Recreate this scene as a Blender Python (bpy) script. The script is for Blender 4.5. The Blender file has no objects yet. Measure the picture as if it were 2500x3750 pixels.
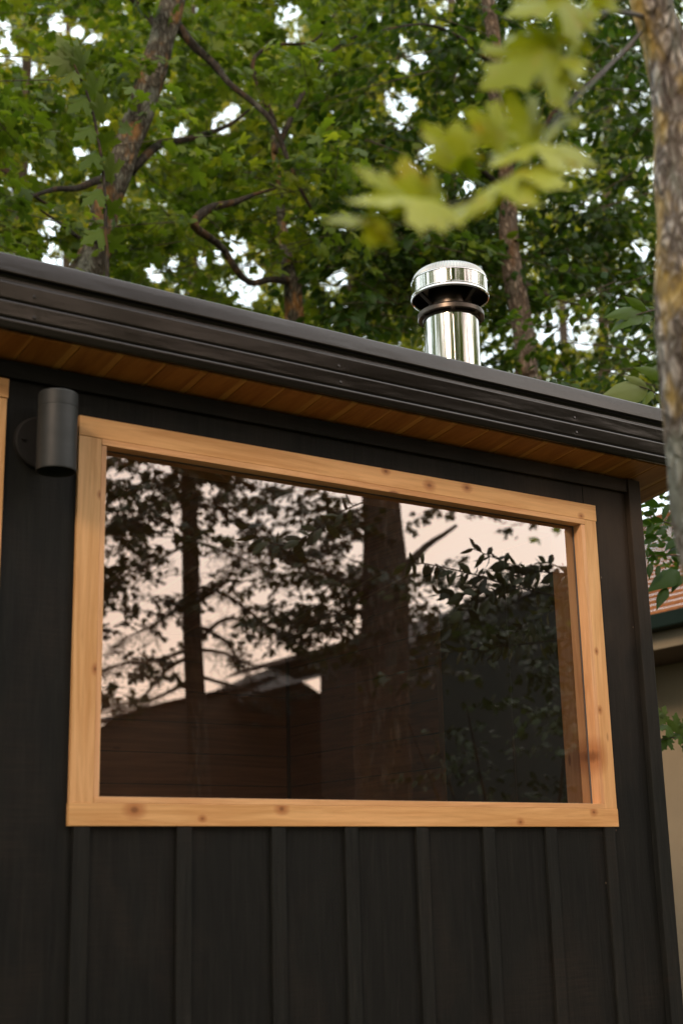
import bpy, math, random
import numpy as np
from mathutils import Vector, noise
R = math.radians
rnd = random.Random(11)
nrg = np.random.default_rng(5)
scene = bpy.context.scene
col = scene.collection

# ------------------------------------------------------------------ camera
F_PX, YAW, PITCH, ROLL = 5009.38, 0.5971533, 0.2632699, -0.0244295
CAM = np.array([0.0, -4.0, 1.6])
GLASS_Y = 0.0
def cam_axes():
    cy, sy, cp, sp = math.cos(YAW), math.sin(YAW), math.cos(PITCH), math.sin(PITCH)
    f = np.array([sy*cp, cy*cp, sp]); r = np.array([cy, -sy, 0.0]); u = np.cross(r, f)
    cr, sr = math.cos(ROLL), math.sin(ROLL)
    return cr*r + sr*u, -sr*r + cr*u, f
CR, CU, CF = cam_axes()
def at(px, py, Y):
    d = CR*(px-1250)/F_PX + CU*(1875-py)/F_PX + CF
    return CAM + d*((Y-CAM[1])/d[1])
def depth(P): return float(np.dot(np.asarray(P)-CAM, CF))
def atr(px, py, D):
    """a point D metres in front of the glass that shows in the window at px, py"""
    P = at(px, py, GLASS_Y + D); P[1] = GLASS_Y - D
    return P
def depth_r(P):
    return depth((P[0], 2*GLASS_Y-P[1], P[2]))
def proj_many(P):
    v = P - CAM
    z = v@CF
    z = np.where(z < .1, .1, z)
    return 1250+F_PX*(v@CR)/z, 1875-F_PX*(v@CU)/z

cam_d = bpy.data.cameras.new('camera'); cam = bpy.data.objects.new('camera', cam_d); col.objects.link(cam)
from mathutils import Matrix
M4 = Matrix(((CR[0], CU[0], -CF[0], CAM[0]), (CR[1], CU[1], -CF[1], CAM[1]), (CR[2], CU[2], -CF[2], CAM[2]), (0, 0, 0, 1)))
cam.matrix_world = M4
cam_d.sensor_fit = 'VERTICAL'; cam_d.sensor_height = 36; cam_d.sensor_width = 24
cam_d.lens = 36*F_PX/3750
cam_d.clip_start = .05; cam_d.clip_end = 2000
cam_d.dof.use_dof = True; cam_d.dof.focus_distance = 5.7; cam_d.dof.aperture_fstop = 1.95
scene.camera = cam
scene.view_settings.view_transform = 'Standard'; scene.view_settings.look = 'None'
scene.view_settings.exposure = 0; scene.view_settings.gamma = 1
scene.render.engine = 'CYCLES'
scene.cycles.use_denoising = True
scene.cycles.max_bounces = 7; scene.cycles.transparent_max_bounces = 12
scene.cycles.diffuse_bounces = 3; scene.cycles.glossy_bounces = 4
scene.cycles.sample_clamp_indirect = 6

# ------------------------------------------------------------------ helpers
def tag(o, label=None, cat=None, group=None, kind=None):
    for k, v in (('label', label), ('category', cat), ('group', group), ('kind', kind)):
        if v: o[k] = v
    return o
def empty(name, loc=(0, 0, 0)):
    o = bpy.data.objects.new(name, None); o.location = loc; o.empty_display_size = .2
    col.objects.link(o); return o
def link(name, me, mat, parent=None, smooth=False):
    if mat: me.materials.append(mat)
    if smooth: me.polygons.foreach_set('use_smooth', [True]*len(me.polygons))
    o = bpy.data.objects.new(name, me); col.objects.link(o)
    if parent is not None:
        o.parent = parent
        o.matrix_parent_inverse = Matrix.Translation(-world_loc(parent))
    return o
def world_loc(o):
    v = Vector((0, 0, 0))
    # all parents are pure translations; children carry their verts in world coordinates
    if o.parent is None: return Vector(o.location)
    return v
class MB:
    def __init__(s): s.v = []; s.f = []
    def add(s, vs, fs):
        b = len(s.v); s.v += [tuple(map(float, v)) for v in vs]; s.f += [tuple(i+b for i in f) for f in fs]
    def box(s, x0, x1, y0, y1, z0, z1, bev=0.0):
        if bev <= 0:
            s.add([(x0,y0,z0),(x1,y0,z0),(x1,y1,z0),(x0,y1,z0),(x0,y0,z1),(x1,y0,z1),(x1,y1,z1),(x0,y1,z1)],
                  [(0,3,2,1),(4,5,6,7),(0,1,5,4),(1,2,6,5),(2,3,7,6),(3,0,4,7)]); return
        import bmesh
        bm = bmesh.new(); bmesh.ops.create_cube(bm, size=1)
        for v in bm.verts:
            v.co = Vector(((x0+x1)/2+v.co.x*(x1-x0), (y0+y1)/2+v.co.y*(y1-y0), (z0+z1)/2+v.co.z*(z1-z0)))
        bmesh.ops.bevel(bm, geom=bm.edges[:], offset=bev, segments=2, profile=.5, affect='EDGES')
        bm.verts.index_update()
        s.add([v.co[:] for v in bm.verts], [tuple(v.index for v in f.verts) for f in bm.faces]); bm.free()
    def lathe(s, cx, cy, prof, n=64, ribs=None, sharp=True):
        """prof: list of (r, z); open profile revolved about the vertical axis"""
        vs = []; fs = []
        if sharp:      # every profile segment keeps its own rings: crisp folds, smooth around
            for q in range(len(prof)-1):
                s.lathe(cx, cy, [prof[q], prof[q+1]], n, [ribs[q], ribs[q+1]] if ribs else None, False)
            return
        for j, (r, z) in enumerate(prof):
            for i in range(n):
                a = 2*math.pi*i/n; rr = r
                if ribs and ribs[j]: rr = r - ribs[j]*(i % 2)
                vs.append((cx+rr*math.cos(a), cy+rr*math.sin(a), z))
        m = len(prof)
        for j in range(m-1):
            for i in range(n):
                k = (i+1) % n
                fs.append((j*n+i, j*n+k, (j+1)*n+k, (j+1)*n+i))
        s.add(vs, fs)
    def disc(s, cx, cy, r, z, n=64):
        s.add([(cx+r*math.cos(2*math.pi*i/n), cy+r*math.sin(2*math.pi*i/n), z) for i in range(n)], [tuple(range(n))])
    def tube(s, pts, seg=8, lump=0.0, lump_scale=6.0, step=None, cap=True):
        """pts: list of (Vector, radius)"""
        P = [Vector(p[0]) for p in pts]; Rr = [p[1] for p in pts]
        # catmull resample
        Q = []; n = len(P)
        for i in range(n-1):
            p0 = P[max(i-1, 0)]; p1 = P[i]; p2 = P[i+1]; p3 = P[min(i+2, n-1)]
            L = (p2-p1).length; k = max(2, int(L/step)) if step else 4
            for j in range(k):
                t = j/k
                q = .5*((2*p1)+(p2-p0)*t+(2*p0-5*p1+4*p2-p3)*t*t+(3*p1-p0-3*p2+p3)*t**3)
                Q.append((q, Rr[i]*(1-t)+Rr[i+1]*t))
        Q.append((P[-1], Rr[-1]))
        vs = []; fs = []
        ref = Vector((.3, .9, .2)).normalized(); prev = None
        for i, (q, r) in enumerate(Q):
            a = Q[max(i-1, 0)][0]; b = Q[min(i+1, len(Q)-1)][0]
            t = (b-a).normalized() if (b-a).length > 1e-9 else Vector((0, 0, 1))
            if prev is None:
                u = t.cross(ref).normalized()
            else:
                u = (prev - t*prev.dot(t)).normalized()
            prev = u; w = t.cross(u)
            for j in range(seg):
                an = 2*math.pi*j/seg
                d = u*math.cos(an)+w*math.sin(an); rr = r
                if lump:
                    pp = q + d*r
                    rr = r*(1+lump*noise.noise(Vector((pp.x*lump_scale, pp.y*lump_scale, pp.z*lump_scale*.35)))
                            + lump*.5*noise.noise(Vector((pp.x*lump_scale*3, pp.y*lump_scale*3, pp.z*lump_scale))))
                vs.append(q+d*rr)
        m = len(Q)
        for i in range(m-1):
            for j in range(seg):
                k = (j+1) % seg
                fs.append((i*seg+j, i*seg+k, (i+1)*seg+k, (i+1)*seg+j))
        if cap:
            fs.append(tuple(reversed(range(seg)))); fs.append(tuple((m-1)*seg+j for j in range(seg)))
        s.add(vs, fs)
    def build(s, name, mat, parent=None, smooth=False):
        me = bpy.data.meshes.new(name); me.from_pydata(s.v, [], s.f); me.update()
        return link(name, me, mat, parent, smooth)

# ------------------------------------------------------------------ materials
def new_mat(name):
    m = bpy.data.materials.new(name); m.use_nodes = True; nt = m.node_tree; nt.nodes.clear()
    return m, nt, nt.nodes, nt.links
def N(nt, t, **kw):
    n = nt.nodes.new(t)
    for k, v in kw.items():
        if k.startswith('i_'):
            key = k[2:]
            key = int(key) if key.isdigit() else key.replace('_', ' ')
            n.inputs[key].default_value = v
        else: setattr(n, k, v)
    return n
def ramp(nt, stops, src=None):
    n = nt.nodes.new('ShaderNodeValToRGB'); e = n.color_ramp.elements
    while len(e) > 1: e.remove(e[-1])
    e[0].position = stops[0][0]; e[0].color = (*stops[0][1], 1)
    for p, c in stops[1:]:
        x = e.new(p); x.color = (*c, 1)
    if src is not None: nt.links.new(src, n.inputs[0])
    return n
def mixc(nt, a, b, fac, mode='MIX'):
    n = nt.nodes.new('ShaderNodeMix'); n.data_type = 'RGBA'; n.blend_type = mode
    for sock, v in ((n.inputs[0], fac), (n.inputs[6], a), (n.inputs[7], b)):
        if isinstance(v, (int, float)): sock.default_value = v
        elif isinstance(v, tuple): sock.default_value = (*v, 1)
        else: nt.links.new(v, sock)
    return n.outputs[2]
def math_n(nt, op, a, b=0.0, c=None):
    n = nt.nodes.new('ShaderNodeMath'); n.operation = op
    for i, v in enumerate((a, b) if c is None else (a, b, c)):
        if isinstance(v, (int, float)): n.inputs[i].default_value = v
        else: nt.links.new(v, n.inputs[i])
    return n.outputs[0]
def coords(nt, scale=(1, 1, 1), rand=True):
    tc = N(nt, 'ShaderNodeTexCoord'); mp = N(nt, 'ShaderNodeMapping'); mp.inputs['Scale'].default_value = scale
    nt.links.new(tc.outputs['Object'], mp.inputs['Vector'])
    if rand:
        oi = N(nt, 'ShaderNodeObjectInfo'); m = math_n(nt, 'MULTIPLY', oi.outputs['Random'], 37.0)
        nt.links.new(m, mp.inputs['Location'])
    return mp.outputs[0]
def noise_n(nt, vec, scale, detail=5, rough=.55, dist=0.0):
    n = N(nt, 'ShaderNodeTexNoise'); n.inputs['Scale'].default_value = scale; n.inputs['Detail'].default_value = detail
    n.inputs['Roughness'].default_value = rough; n.inputs['Distortion'].default_value = dist
    nt.links.new(vec, n.inputs['Vector']); return n.outputs['Fac']
def finish(nt, color, rough=.6, bump=None, bstr=.3, bdist=.01, metallic=0.0, spec=.5, coat=0.0, coat_rough=.1):
    p = N(nt, 'ShaderNodeBsdfPrincipled'); out = N(nt, 'ShaderNodeOutputMaterial')
    if isinstance(color, tuple): p.inputs['Base Color'].default_value = (*color, 1)
    else: nt.links.new(color, p.inputs['Base Color'])
    if isinstance(rough, (int, float)): p.inputs['Roughness'].default_value = rough
    else: nt.links.new(rough, p.inputs['Roughness'])
    p.inputs['Metallic'].default_value = metallic; p.inputs['Specular IOR Level'].default_value = spec
    p.inputs['Coat Weight'].default_value = coat; p.inputs['Coat Roughness'].default_value = coat_rough
    if bump is not None:
        b = N(nt, 'ShaderNodeBump'); b.inputs['Strength'].default_value = bstr; b.inputs['Distance'].default_value = bdist
        nt.links.new(bump, b.inputs['Height']); nt.links.new(b.outputs[0], p.inputs['Normal'])
    nt.links.new(p.outputs[0], out.inputs[0]); return p

def wood(name, axis, light=(.76, .47, .20), dark=(.57, .30, .10), knots=(), rough=.5, small_knots=True, pink=.25):
    m, nt, nd, lk = new_mat(name)
    st = {'x': (.55, 9, 9), 'y': (9, .55, 9), 'z': (9, 9, .55)}[axis]
    v = coords(nt, st)
    g = noise_n(nt, v, 2.2, 6, .6, 1.2)
    g2 = noise_n(nt, v, 9.0, 4, .7, .4)
    base = ramp(nt, [(.30, dark), (.48, tuple(.55*a+.45*b for a, b in zip(light, dark))), (.6, light), (.8, tuple(min(1, c*1.1) for c in light))], g).outputs[0]
    fine = ramp(nt, [(.3, (.80, .76, .70)), (.6, (1, 1, 1))], g2).outputs[0]
    c = mixc(nt, base, fine, .55, 'MULTIPLY')
    # broad patches, some boards pinker
    big = noise_n(nt, coords(nt, (1.2, 1.2, 1.2)), 1.6, 2)
    c = mixc(nt, c, mixc(nt, c, (1.08, .88, .95), 1.0, 'MULTIPLY'), math_n(nt, 'MULTIPLY', big, pink*2))
    tc = N(nt, 'ShaderNodeTexCoord')
    if small_knots:
        vo = N(nt, 'ShaderNodeTexVoronoi'); vo.inputs['Scale'].default_value = 1.0
        sc = {'x': (3.0, 9, 9), 'y': (9, 3.0, 9), 'z': (9, 9, 3.0)}[axis]
        lk.new(coords(nt, sc), vo.inputs['Vector'])
        kn = ramp(nt, [(.0, (1, 1, 1)), (.045, (1, 1, 1)), (.09, (0, 0, 0))], vo.outputs['Distance']).outputs[0]
        c = mixc(nt, c, (.17, .055, .02), math_n(nt, 'MULTIPLY', kn, .75))
    for (kx, ky, kz, kr) in knots:
        d = N(nt, 'ShaderNodeVectorMath', operation='SUBTRACT'); d.inputs[1].default_value = (kx, ky, kz)
        lk.new(tc.outputs['Object'], d.inputs[0])
        s_ = N(nt, 'ShaderNodeVectorMath', operation='MULTIPLY')
        s_.inputs[1].default_value = {'x': (.75, .4, 1), 'z': (1, .4, .75), 'y': (1, .75, 1)}[axis]
        lk.new(d.outputs[0], s_.inputs[0])
        ln = N(nt, 'ShaderNodeVectorMath', operation='LENGTH'); lk.new(s_.outputs[0], ln.inputs[0])
        wob = math_n(nt, 'ADD', ln.outputs['Value'], math_n(nt, 'MULTIPLY', math_n(nt, 'SUBTRACT', g2, .5), kr*.8))
        q = math_n(nt, 'DIVIDE', wob, kr)
        halo = ramp(nt, [(0, (1, 1, 1)), (.45, (.8, .8, .8)), (1, (0, 0, 0))], math_n(nt, 'MULTIPLY', q, .45)).outputs[0]
        c = mixc(nt, c, (.36, .115, .03), math_n(nt, 'MULTIPLY', halo, .75))
        core = ramp(nt, [(0, (1, 1, 1)), (.3, (1, 1, 1)), (.75, (0, 0, 0))], q).outputs[0]
        c = mixc(nt, c, (.14, .05, .018), math_n(nt, 'MULTIPLY', core, .62))
    finish(nt, c, rough, g2, .25, .003, spec=.35)
    return m

def black_stain(name, axis='z', gain=1.0):
    m, nt, nd, lk = new_mat(name)
    v = coords(nt, {'z': (14, 14, 1.0), 'x': (1.0, 14, 14)}[axis])
    g = noise_n(nt, v, 4, 6, .65, .5)
    saw = noise_n(nt, coords(nt, {'z': (2.5, 2.5, 60), 'x': (60, 2.5, 2.5)}[axis]), 2.2, 3, .6)
    blot = noise_n(nt, coords(nt, (1.1, 1.1, .7), False), 2.1, 5, .6, .4)
    c = ramp(nt, [(p_, tuple(gain*q_ for q_ in c_)) for p_, c_ in ((.28, (.0040, .0045, .0044)), (.55, (.0080, .0090, .0082)), (.8, (.0150, .0150, .0130)))], g).outputs[0]
    c = mixc(nt, c, (.022, .0175, .0135), math_n(nt, 'MULTIPLY', ramp(nt, [(.5, (0, 0, 0)), (.72, (1, 1, 1))], blot).outputs[0],
             ramp(nt, [(.35, (.2, .2, .2)), (.7, (1, 1, 1))], saw).outputs[0]))
    # worn brownish cover towards the upper right corner where the weather reaches it
    sx = N(nt, 'ShaderNodeSeparateXYZ'); tc = N(nt, 'ShaderNodeTexCoord'); lk.new(tc.outputs['Object'], sx.inputs[0])
    wx = N(nt, 'ShaderNodeMapRange'); wx.inputs[1].default_value = 2.6; wx.inputs[2].default_value = 4.1; lk.new(sx.outputs[0], wx.inputs[0])
    wz = N(nt, 'ShaderNodeMapRange'); wz.inputs[1].default_value = 1.9; wz.inputs[2].default_value = 3.0; lk.new(sx.outputs[2], wz.inputs[0])
    w = math_n(nt, 'MULTIPLY', math_n(nt, 'MULTIPLY', wx.outputs[0], wz.outputs[0]), ramp(nt, [(.30, (.15, .15, .15)), (.66, (1, 1, 1))], blot).outputs[0])
    c = mixc(nt, c, (.060, .043, .031), math_n(nt, 'MULTIPLY', w, .85))
    # specks of bare wood and nail heads
    vo = N(nt, 'ShaderNodeTexVoronoi'); vo.inputs['Scale'].default_value = 7.5; lk.new(coords(nt, (1, 1, .8), False), vo.inputs['Vector'])
    sp = ramp(nt, [(0, (1, 1, 1)), (.016, (1, 1, 1)), (.030, (0, 0, 0))], vo.outputs['Distance']).outputs[0]
    c = mixc(nt, c, (.22, .17, .12), math_n(nt, 'MULTIPLY', sp, .6))
    h = math_n(nt, 'ADD', g, math_n(nt, 'MULTIPLY', saw, .3))
    finish(nt, c, .62, h, .55, .004, spec=.2)
    return m

def metal_paint(name, base=(.0085, .0072, .0058), rough=.17):
    m, nt, nd, lk = new_mat(name)
    v = coords(nt, (1.3, 4, 7), False)
    g = noise_n(nt, v, 1.5, 3, .5)
    f = noise_n(nt, coords(nt, (60, 60, 60), False), 6, 2)
    c = mixc(nt, base, tuple(x*1.7 for x in base), g)
    r = N(nt, 'ShaderNodeMapRange'); r.inputs[3].default_value = rough-.05; r.inputs[4].default_value = rough+.13; lk.new(g, r.inputs[0])
    h = math_n(nt, 'ADD', math_n(nt, 'MULTIPLY', g, 1.0), math_n(nt, 'MULTIPLY', f, .012))
    finish(nt, c, r.outputs[0], h, .42, .010, spec=.5)
    return m

def steel(name, streak=True, rough=.07, tint=(.74, .73, .70)):
    m, nt, nd, lk = new_mat(name)
    g = noise_n(nt, coords(nt, (16, 16, .35), False), 2.2, 2, .5)
    s2 = noise_n(nt, coords(nt, (3, 3, 3), False), 3, 3)
    r = N(nt, 'ShaderNodeMapRange'); r.inputs[3].default_value = rough*.6; r.inputs[4].default_value = rough*1.9; lk.new(s2, r.inputs[0])
    finish(nt, tint, r.outputs[0], g, .12, .002, metallic=1.0)
    return m

def plain(name, base, rough=.6, var=.3, scale=6, spec=.4, bump=.1, metallic=0):
    m, nt, nd, lk = new_mat(name)
    g = noise_n(nt, coords(nt), scale, 5)
    c = mixc(nt, tuple(x*(1-var) for x in base), tuple(x*(1+var) for x in base), g)
    finish(nt, c, rough, g, bump, .01, spec=spec, metallic=metallic)
    return m

def bark(name, base=(.16, .135, .11), dark=(.035, .026, .02), light=(.30, .28, .25), lichen=.4, scale=1.0, bstr=1.0, lich_col=(.34, .16, .03), stretch=.24, crackw=.30, vs=1.0, lthr=.52):
    m, nt, nd, lk = new_mat(name)
    v = coords(nt, (1, 1, stretch))
    n1 = noise_n(nt, v, 22*scale, 5, .65, .8)
    vo = N(nt, 'ShaderNodeTexVoronoi'); vo.feature = 'DISTANCE_TO_EDGE'; vo.inputs['Scale'].default_value = 26*scale*vs
    vv = N(nt, 'ShaderNodeVectorMath', operation='ADD'); lk.new(v, vv.inputs[0])
    nn = N(nt, 'ShaderNodeTexNoise'); nn.inputs['Scale'].default_value = 14*scale; lk.new(v, nn.inputs['Vector'])
    ms = N(nt, 'ShaderNodeVectorMath', operation='SCALE'); ms.inputs['Scale'].default_value = .06/scale; lk.new(nn.outputs['Color'], ms.inputs[0])
    lk.new(ms.outputs[0], vv.inputs[1]); lk.new(vv.outputs[0], vo.inputs['Vector'])
    crack = ramp(nt, [(0, (0, 0, 0)), (crackw*.3, (.15, .15, .15)), (crackw, (1, 1, 1))], vo.outputs['Distance']).outputs[0]
    c = ramp(nt, [(.3, dark), (.5, base), (.72, light)], n1).outputs[0]
    c = mixc(nt, dark, c, math_n(nt, 'ADD', math_n(nt, 'MULTIPLY', crack, .8), .2))
    big = noise_n(nt, coords(nt, (1, 1, .5)), 5.0*scale, 4, .6)
    lm = ramp(nt, [(lthr, (0, 0, 0)), (lthr+.09, (1, 1, 1))], big).outputs[0]
    c = mixc(nt, c, lich_col, math_n(nt, 'MULTIPLY', lm, lichen))
    gm = ramp(nt, [(.36, (1, 1, 1)), (.44, (0, 0, 0))], big).outputs[0]
    c = mixc(nt, c, (.24, .27, .22), math_n(nt, 'MULTIPLY', gm, lichen*.9))
    h = math_n(nt, 'ADD', math_n(nt, 'MULTIPLY', crack, .9), math_n(nt, 'MULTIPLY', n1, .7))
    finish(nt, c, .85, h, bstr, .015/scale, spec=.2)
    return m

def leaf_mat(name, c0, c1, c2, trans=.42, tcol=1.6, rough=.45, spec=.4, blot=None):
    """c0..c2 over the per-leaf tint"""
    m, nt, nd, lk = new_mat(name)
    a = N(nt, 'ShaderNodeAttribute'); a.attribute_name = 'tint'
    c = ramp(nt, [(0, c0), (.5, c1), (1, c2)], a.outputs['Fac']).outputs[0]
    if blot:
        g = noise_n(nt, coords(nt, (1, 1, 1), False), 28, 3)
        c = mixc(nt, c, blot, math_n(nt, 'MULTIPLY', ramp(nt, [(.58, (0, 0, 0)), (.72, (1, 1, 1))], g).outputs[0], .55))
    p = N(nt, 'ShaderNodeBsdfPrincipled'); p.inputs['Roughness'].default_value = rough; p.inputs['Specular IOR Level'].default_value = spec
    lk.new(c, p.inputs['Base Color'])
    t = N(nt, 'ShaderNodeBsdfTranslucent')
    tc = mixc(nt, c, (tcol*1.15, tcol*1.1, tcol*.45), 1.0, 'MULTIPLY'); lk.new(tc, t.inputs['Color'])
    mx = N(nt, 'ShaderNodeMixShader'); mx.inputs[0].default_value = trans
    lk.new(p.outputs[0], mx.inputs[1]); lk.new(t.outputs[0], mx.inputs[2])
    out = N(nt, 'ShaderNodeOutputMaterial'); lk.new(mx.outputs[0], out.inputs[0])
    return m

def glass(name, refl=.30, tint=(.90, .86, .80)):
    m, nt, nd, lk = new_mat(name)
    t = N(nt, 'ShaderNodeBsdfTransparent'); t.inputs[0].default_value = (*tint, 1)
    g = N(nt, 'ShaderNodeBsdfGlossy'); g.inputs['Roughness'].default_value = 0.0; g.inputs[0].default_value = (1, .985, .965, 1)
    b = N(nt, 'ShaderNodeBump'); b.inputs['Strength'].default_value = .05; b.inputs['Distance'].default_value = .004
    lk.new(noise_n(nt, coords(nt, (1, 1, 1), False), 1.3, 1), b.inputs['Height']); lk.new(b.outputs[0], g.inputs['Normal'])
    fr = N(nt, 'ShaderNodeLayerWeight'); fr.inputs[0].default_value = .25
    f = math_n(nt, 'ADD', math_n(nt, 'MULTIPLY', fr.outputs['Fresnel'], .5), refl-.03)
    f = math_n(nt, 'MINIMUM', f, 1.0)
    du = N(nt, 'ShaderNodeBsdfDiffuse'); du.inputs[0].default_value = (.42, .30, .22, 1)  # thin warm film: dust plus painted haze that lifts the dark of the pane
    md = N(nt, 'ShaderNodeMixShader'); dust_haze = noise_n(nt, coords(nt, (1, 1, .5), False), 2.5, 5, .6)
    lk.new(math_n(nt, 'MULTIPLY', ramp(nt, [(.3, (.4, .4, .4)), (.7, (1, 1, 1))], dust_haze).outputs[0], .028), md.inputs[0]); lk.new(t.outputs[0], md.inputs[1]); lk.new(du.outputs[0], md.inputs[2])
    mx = N(nt, 'ShaderNodeMixShader'); lk.new(f, mx.inputs[0]); lk.new(md.outputs[0], mx.inputs[1]); lk.new(g.outputs[0], mx.inputs[2])
    out = N(nt, 'ShaderNodeOutputMaterial'); lk.new(mx.outputs[0], out.inputs[0])
    return m

K_head = [tuple(at(885*1.594, 1083*1.594, -.05))+(.009,), tuple(at(985*1.594, 1115*1.594, -.05))+(.013,), tuple(at(1071*1.594, 1121*1.594, -.05))+(.011,),
          tuple(at(2125, 1890, -.05))+(.008,)]
K_sill = [tuple(at(492, 2966, -.05))+(.016,), tuple(at(740, 2998, -.05))+(.007,), tuple(at(1030, 2962, -.05))+(.012,), tuple(at(1903, 3010, -.05))+(.008,), tuple(at(2171, 2974, -.05))+(.009,)]
K_jamb = [tuple(at(369, 1812, -.05))+(.007,), tuple(at(350, 2450, -.05))+(.008,), tuple(at(2182, 2385, -.05))+(.007,), tuple(at(2194, 2600, -.05))+(.008,), (3.872, -.02, 2.05, .03)]
M = dict(
    head=wood('cedar_header', 'x', knots=K_head, small_knots=False), sill=wood('cedar_sill', 'x', knots=K_sill, small_knots=False),
    jamb=wood('cedar_jamb', 'z', (.77, .49, .225), (.60, .33, .12), knots=K_jamb, small_knots=True),
    liner_z=wood('cedar_liner_upright', 'z', (.78, .50, .26), (.60, .33, .14), knots=K_jamb[-1:], pink=.4), liner_x=wood('cedar_liner_level', 'x', (.76, .47, .22), (.58, .31, .12), pink=.3),
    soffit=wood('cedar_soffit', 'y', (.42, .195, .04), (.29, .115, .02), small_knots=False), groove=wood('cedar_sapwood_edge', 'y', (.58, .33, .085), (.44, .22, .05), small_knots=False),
    inner=wood('thermo_plank', 'x', (.42, .20, .09), (.24, .105, .042), small_knots=True), inner_y=wood('thermo_plank_side', 'y', (.40, .19, .08), (.22, .10, .038)),
    inner_lite=wood('cedar_interior_trim', 'z', (.35, .2, .1), (.25, .13, .06)),
    siding=black_stain('black_stained_plywood'), batten=black_stain('black_stained_batten', gain=1.5), trim=black_stain('black_stained_trim', 'x'),
    fascia=metal_paint('dark_bronze_steel'), roofm=metal_paint('dark_roof_steel', (.02, .018, .017), .4),
    lamp=metal_paint('charcoal_powder_coat', (.013, .0165, .0175), .5), lamp_in=plain('lamp_inside', (.006, .006, .006), .8),
    steel=steel('polished_steel'), steel_cap=steel('polished_steel_cap', rough=.07, tint=(.66, .65, .61)), steel_dark=steel('dark_steel', rough=.3, tint=(.095, .078, .065)),  # darker, rougher steel on collar, inner pipe, struts and cap underside
    steel_rib=steel('ribbed_steel', rough=.28, tint=(.42, .42, .39)),
    glass=glass('window_glass'), seal=plain('window_seal', (.10, .10, .10), .6), dark=plain('painted_dark_glass', (.010, .012, .012), .35),
    bark_a=bark('maple_bark', (.12, .115, .085), (.028, .022, .015), (.25, .25, .20), .5, stretch=.36, vs=1.1), bark_b=bark('elm_bark', (.16, .13, .10), (.04, .03, .02), (.31, .27, .21), .15, stretch=.34, vs=1.2),
    bark_f=bark('lichen_bark', (.40, .36, .31), (.05, .035, .025), (.80, .78, .72), .62, 1.3, 1.0, (.46, .32, .07), stretch=.38, crackw=.34, vs=1.25, lthr=.475),
    bark_d=bark('background_bark', (.12, .10, .08), (.05, .04, .03), (.20, .175, .14), .1, .6), bark_k=bark('conifer_bark', (.13, .085, .06), (.045, .03, .02), (.20, .14, .10), .1, .5),
    branch=bark('branch_bark', (.036, .032, .024), (.014, .012, .009), (.075, .068, .052), .15, 1.5, .5),
    twig=plain('twig', (.05, .036, .02), .7), twig_red=plain('reddish_petiole', (.20, .09, .03), .6),
    maple=leaf_mat('maple_leaves', (.036, .072, .009), (.085, .140, .013), (.19, .23, .022), spec=.25, trans=.47),
    elm=leaf_mat('elm_leaves', (.016, .040, .008), (.036, .074, .010), (.12, .165, .016), trans=.40, spec=.18),
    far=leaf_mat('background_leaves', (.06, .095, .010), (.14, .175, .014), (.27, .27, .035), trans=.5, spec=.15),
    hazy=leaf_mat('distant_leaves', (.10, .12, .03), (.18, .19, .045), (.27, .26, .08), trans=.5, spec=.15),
    near=leaf_mat('yellow_green_maple_leaves', (.13, .19, .004), (.30, .35, .010), (.48, .52, .07), trans=.36, tcol=1.25, blot=(.45, .26, .02), spec=.2),
    pale=leaf_mat('pale_elm_leaves', (.025, .06, .005), (.06, .10, .012), (.14, .17, .07), trans=.3, spec=.12),
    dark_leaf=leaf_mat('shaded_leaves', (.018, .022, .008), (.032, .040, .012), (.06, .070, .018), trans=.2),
    needle=leaf_mat('conifer_needles', (.010, .016, .008), (.016, .024, .010), (.028, .036, .014), trans=.15),
)

# ------------------------------------------------------------------ world and sun
w = bpy.data.worlds.new('World'); scene.world = w; w.use_nodes = True
nt = w.node_tree; nt.nodes.clear(); lk = nt.links
SUN_EL, SUN_AZ = R(27), R(237)         # azimuth clockwise from +Y: low behind the photographer's left
sky = N(nt, 'ShaderNodeTexSky'); sky.sky_type = 'NISHITA'; sky.sun_disc = False
sky.sun_elevation = SUN_EL; sky.sun_rotation = SUN_AZ
tc = N(nt, 'ShaderNodeTexCoord'); sx = N(nt, 'ShaderNodeSeparateXYZ'); lk.new(tc.outputs['Generated'], sx.inputs[0])
# thin evening overcast: warm rose in the west (-Y), cool white elsewhere
west = N(nt, 'ShaderNodeMapRange'); west.inputs[1].default_value = .35; west.inputs[2].default_value = -.45; lk.new(sx.outputs[1], west.inputs[0])
low = N(nt, 'ShaderNodeMapRange'); low.inputs[1].default_value = .55; low.inputs[2].default_value = .12; lk.new(sx.outputs[2], low.inputs[0])
cl = noise_n(nt, tc.outputs['Generated'], 2.6, 4, .5, .3)
azx = N(nt, 'ShaderNodeMapRange'); azx.inputs[1].default_value = .30; azx.inputs[2].default_value = .62; lk.new(sx.outputs[0], azx.inputs[0])
ph = N(nt, 'ShaderNodeMapRange'); ph.inputs[1].default_value = .02; ph.inputs[2].default_value = .13; lk.new(sx.outputs[2], ph.inputs[0])
wbase = mixc(nt, (15.5, 14.0, 13.9), (27, 25.8, 24.6), azx.outputs[0])
wbase = mixc(nt, (15, 15.4, 16.4), wbase, ph.outputs[0])
wcol = mixc(nt, wbase, (26, 18.6, 14.0), math_n(nt, 'MULTIPLY', low.outputs[0], ramp(nt, [(.35, (.25, .25, .25)), (.6, (1, 1, 1))], cl).outputs[0]))
ecol = mixc(nt, (13.5, 15.5, 16.5), (17, 18, 18), cl)
veil = mixc(nt, ecol, wcol, west.outputs[0])
below = N(nt, 'ShaderNodeMapRange'); below.inputs[1].default_value = -.02; below.inputs[2].default_value = .02; lk.new(sx.outputs[2], below.inputs[0])
c = mixc(nt, sky.outputs[0], veil, .88)
c = mixc(nt, (.6, .6, .5), c, below.outputs[0])
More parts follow.
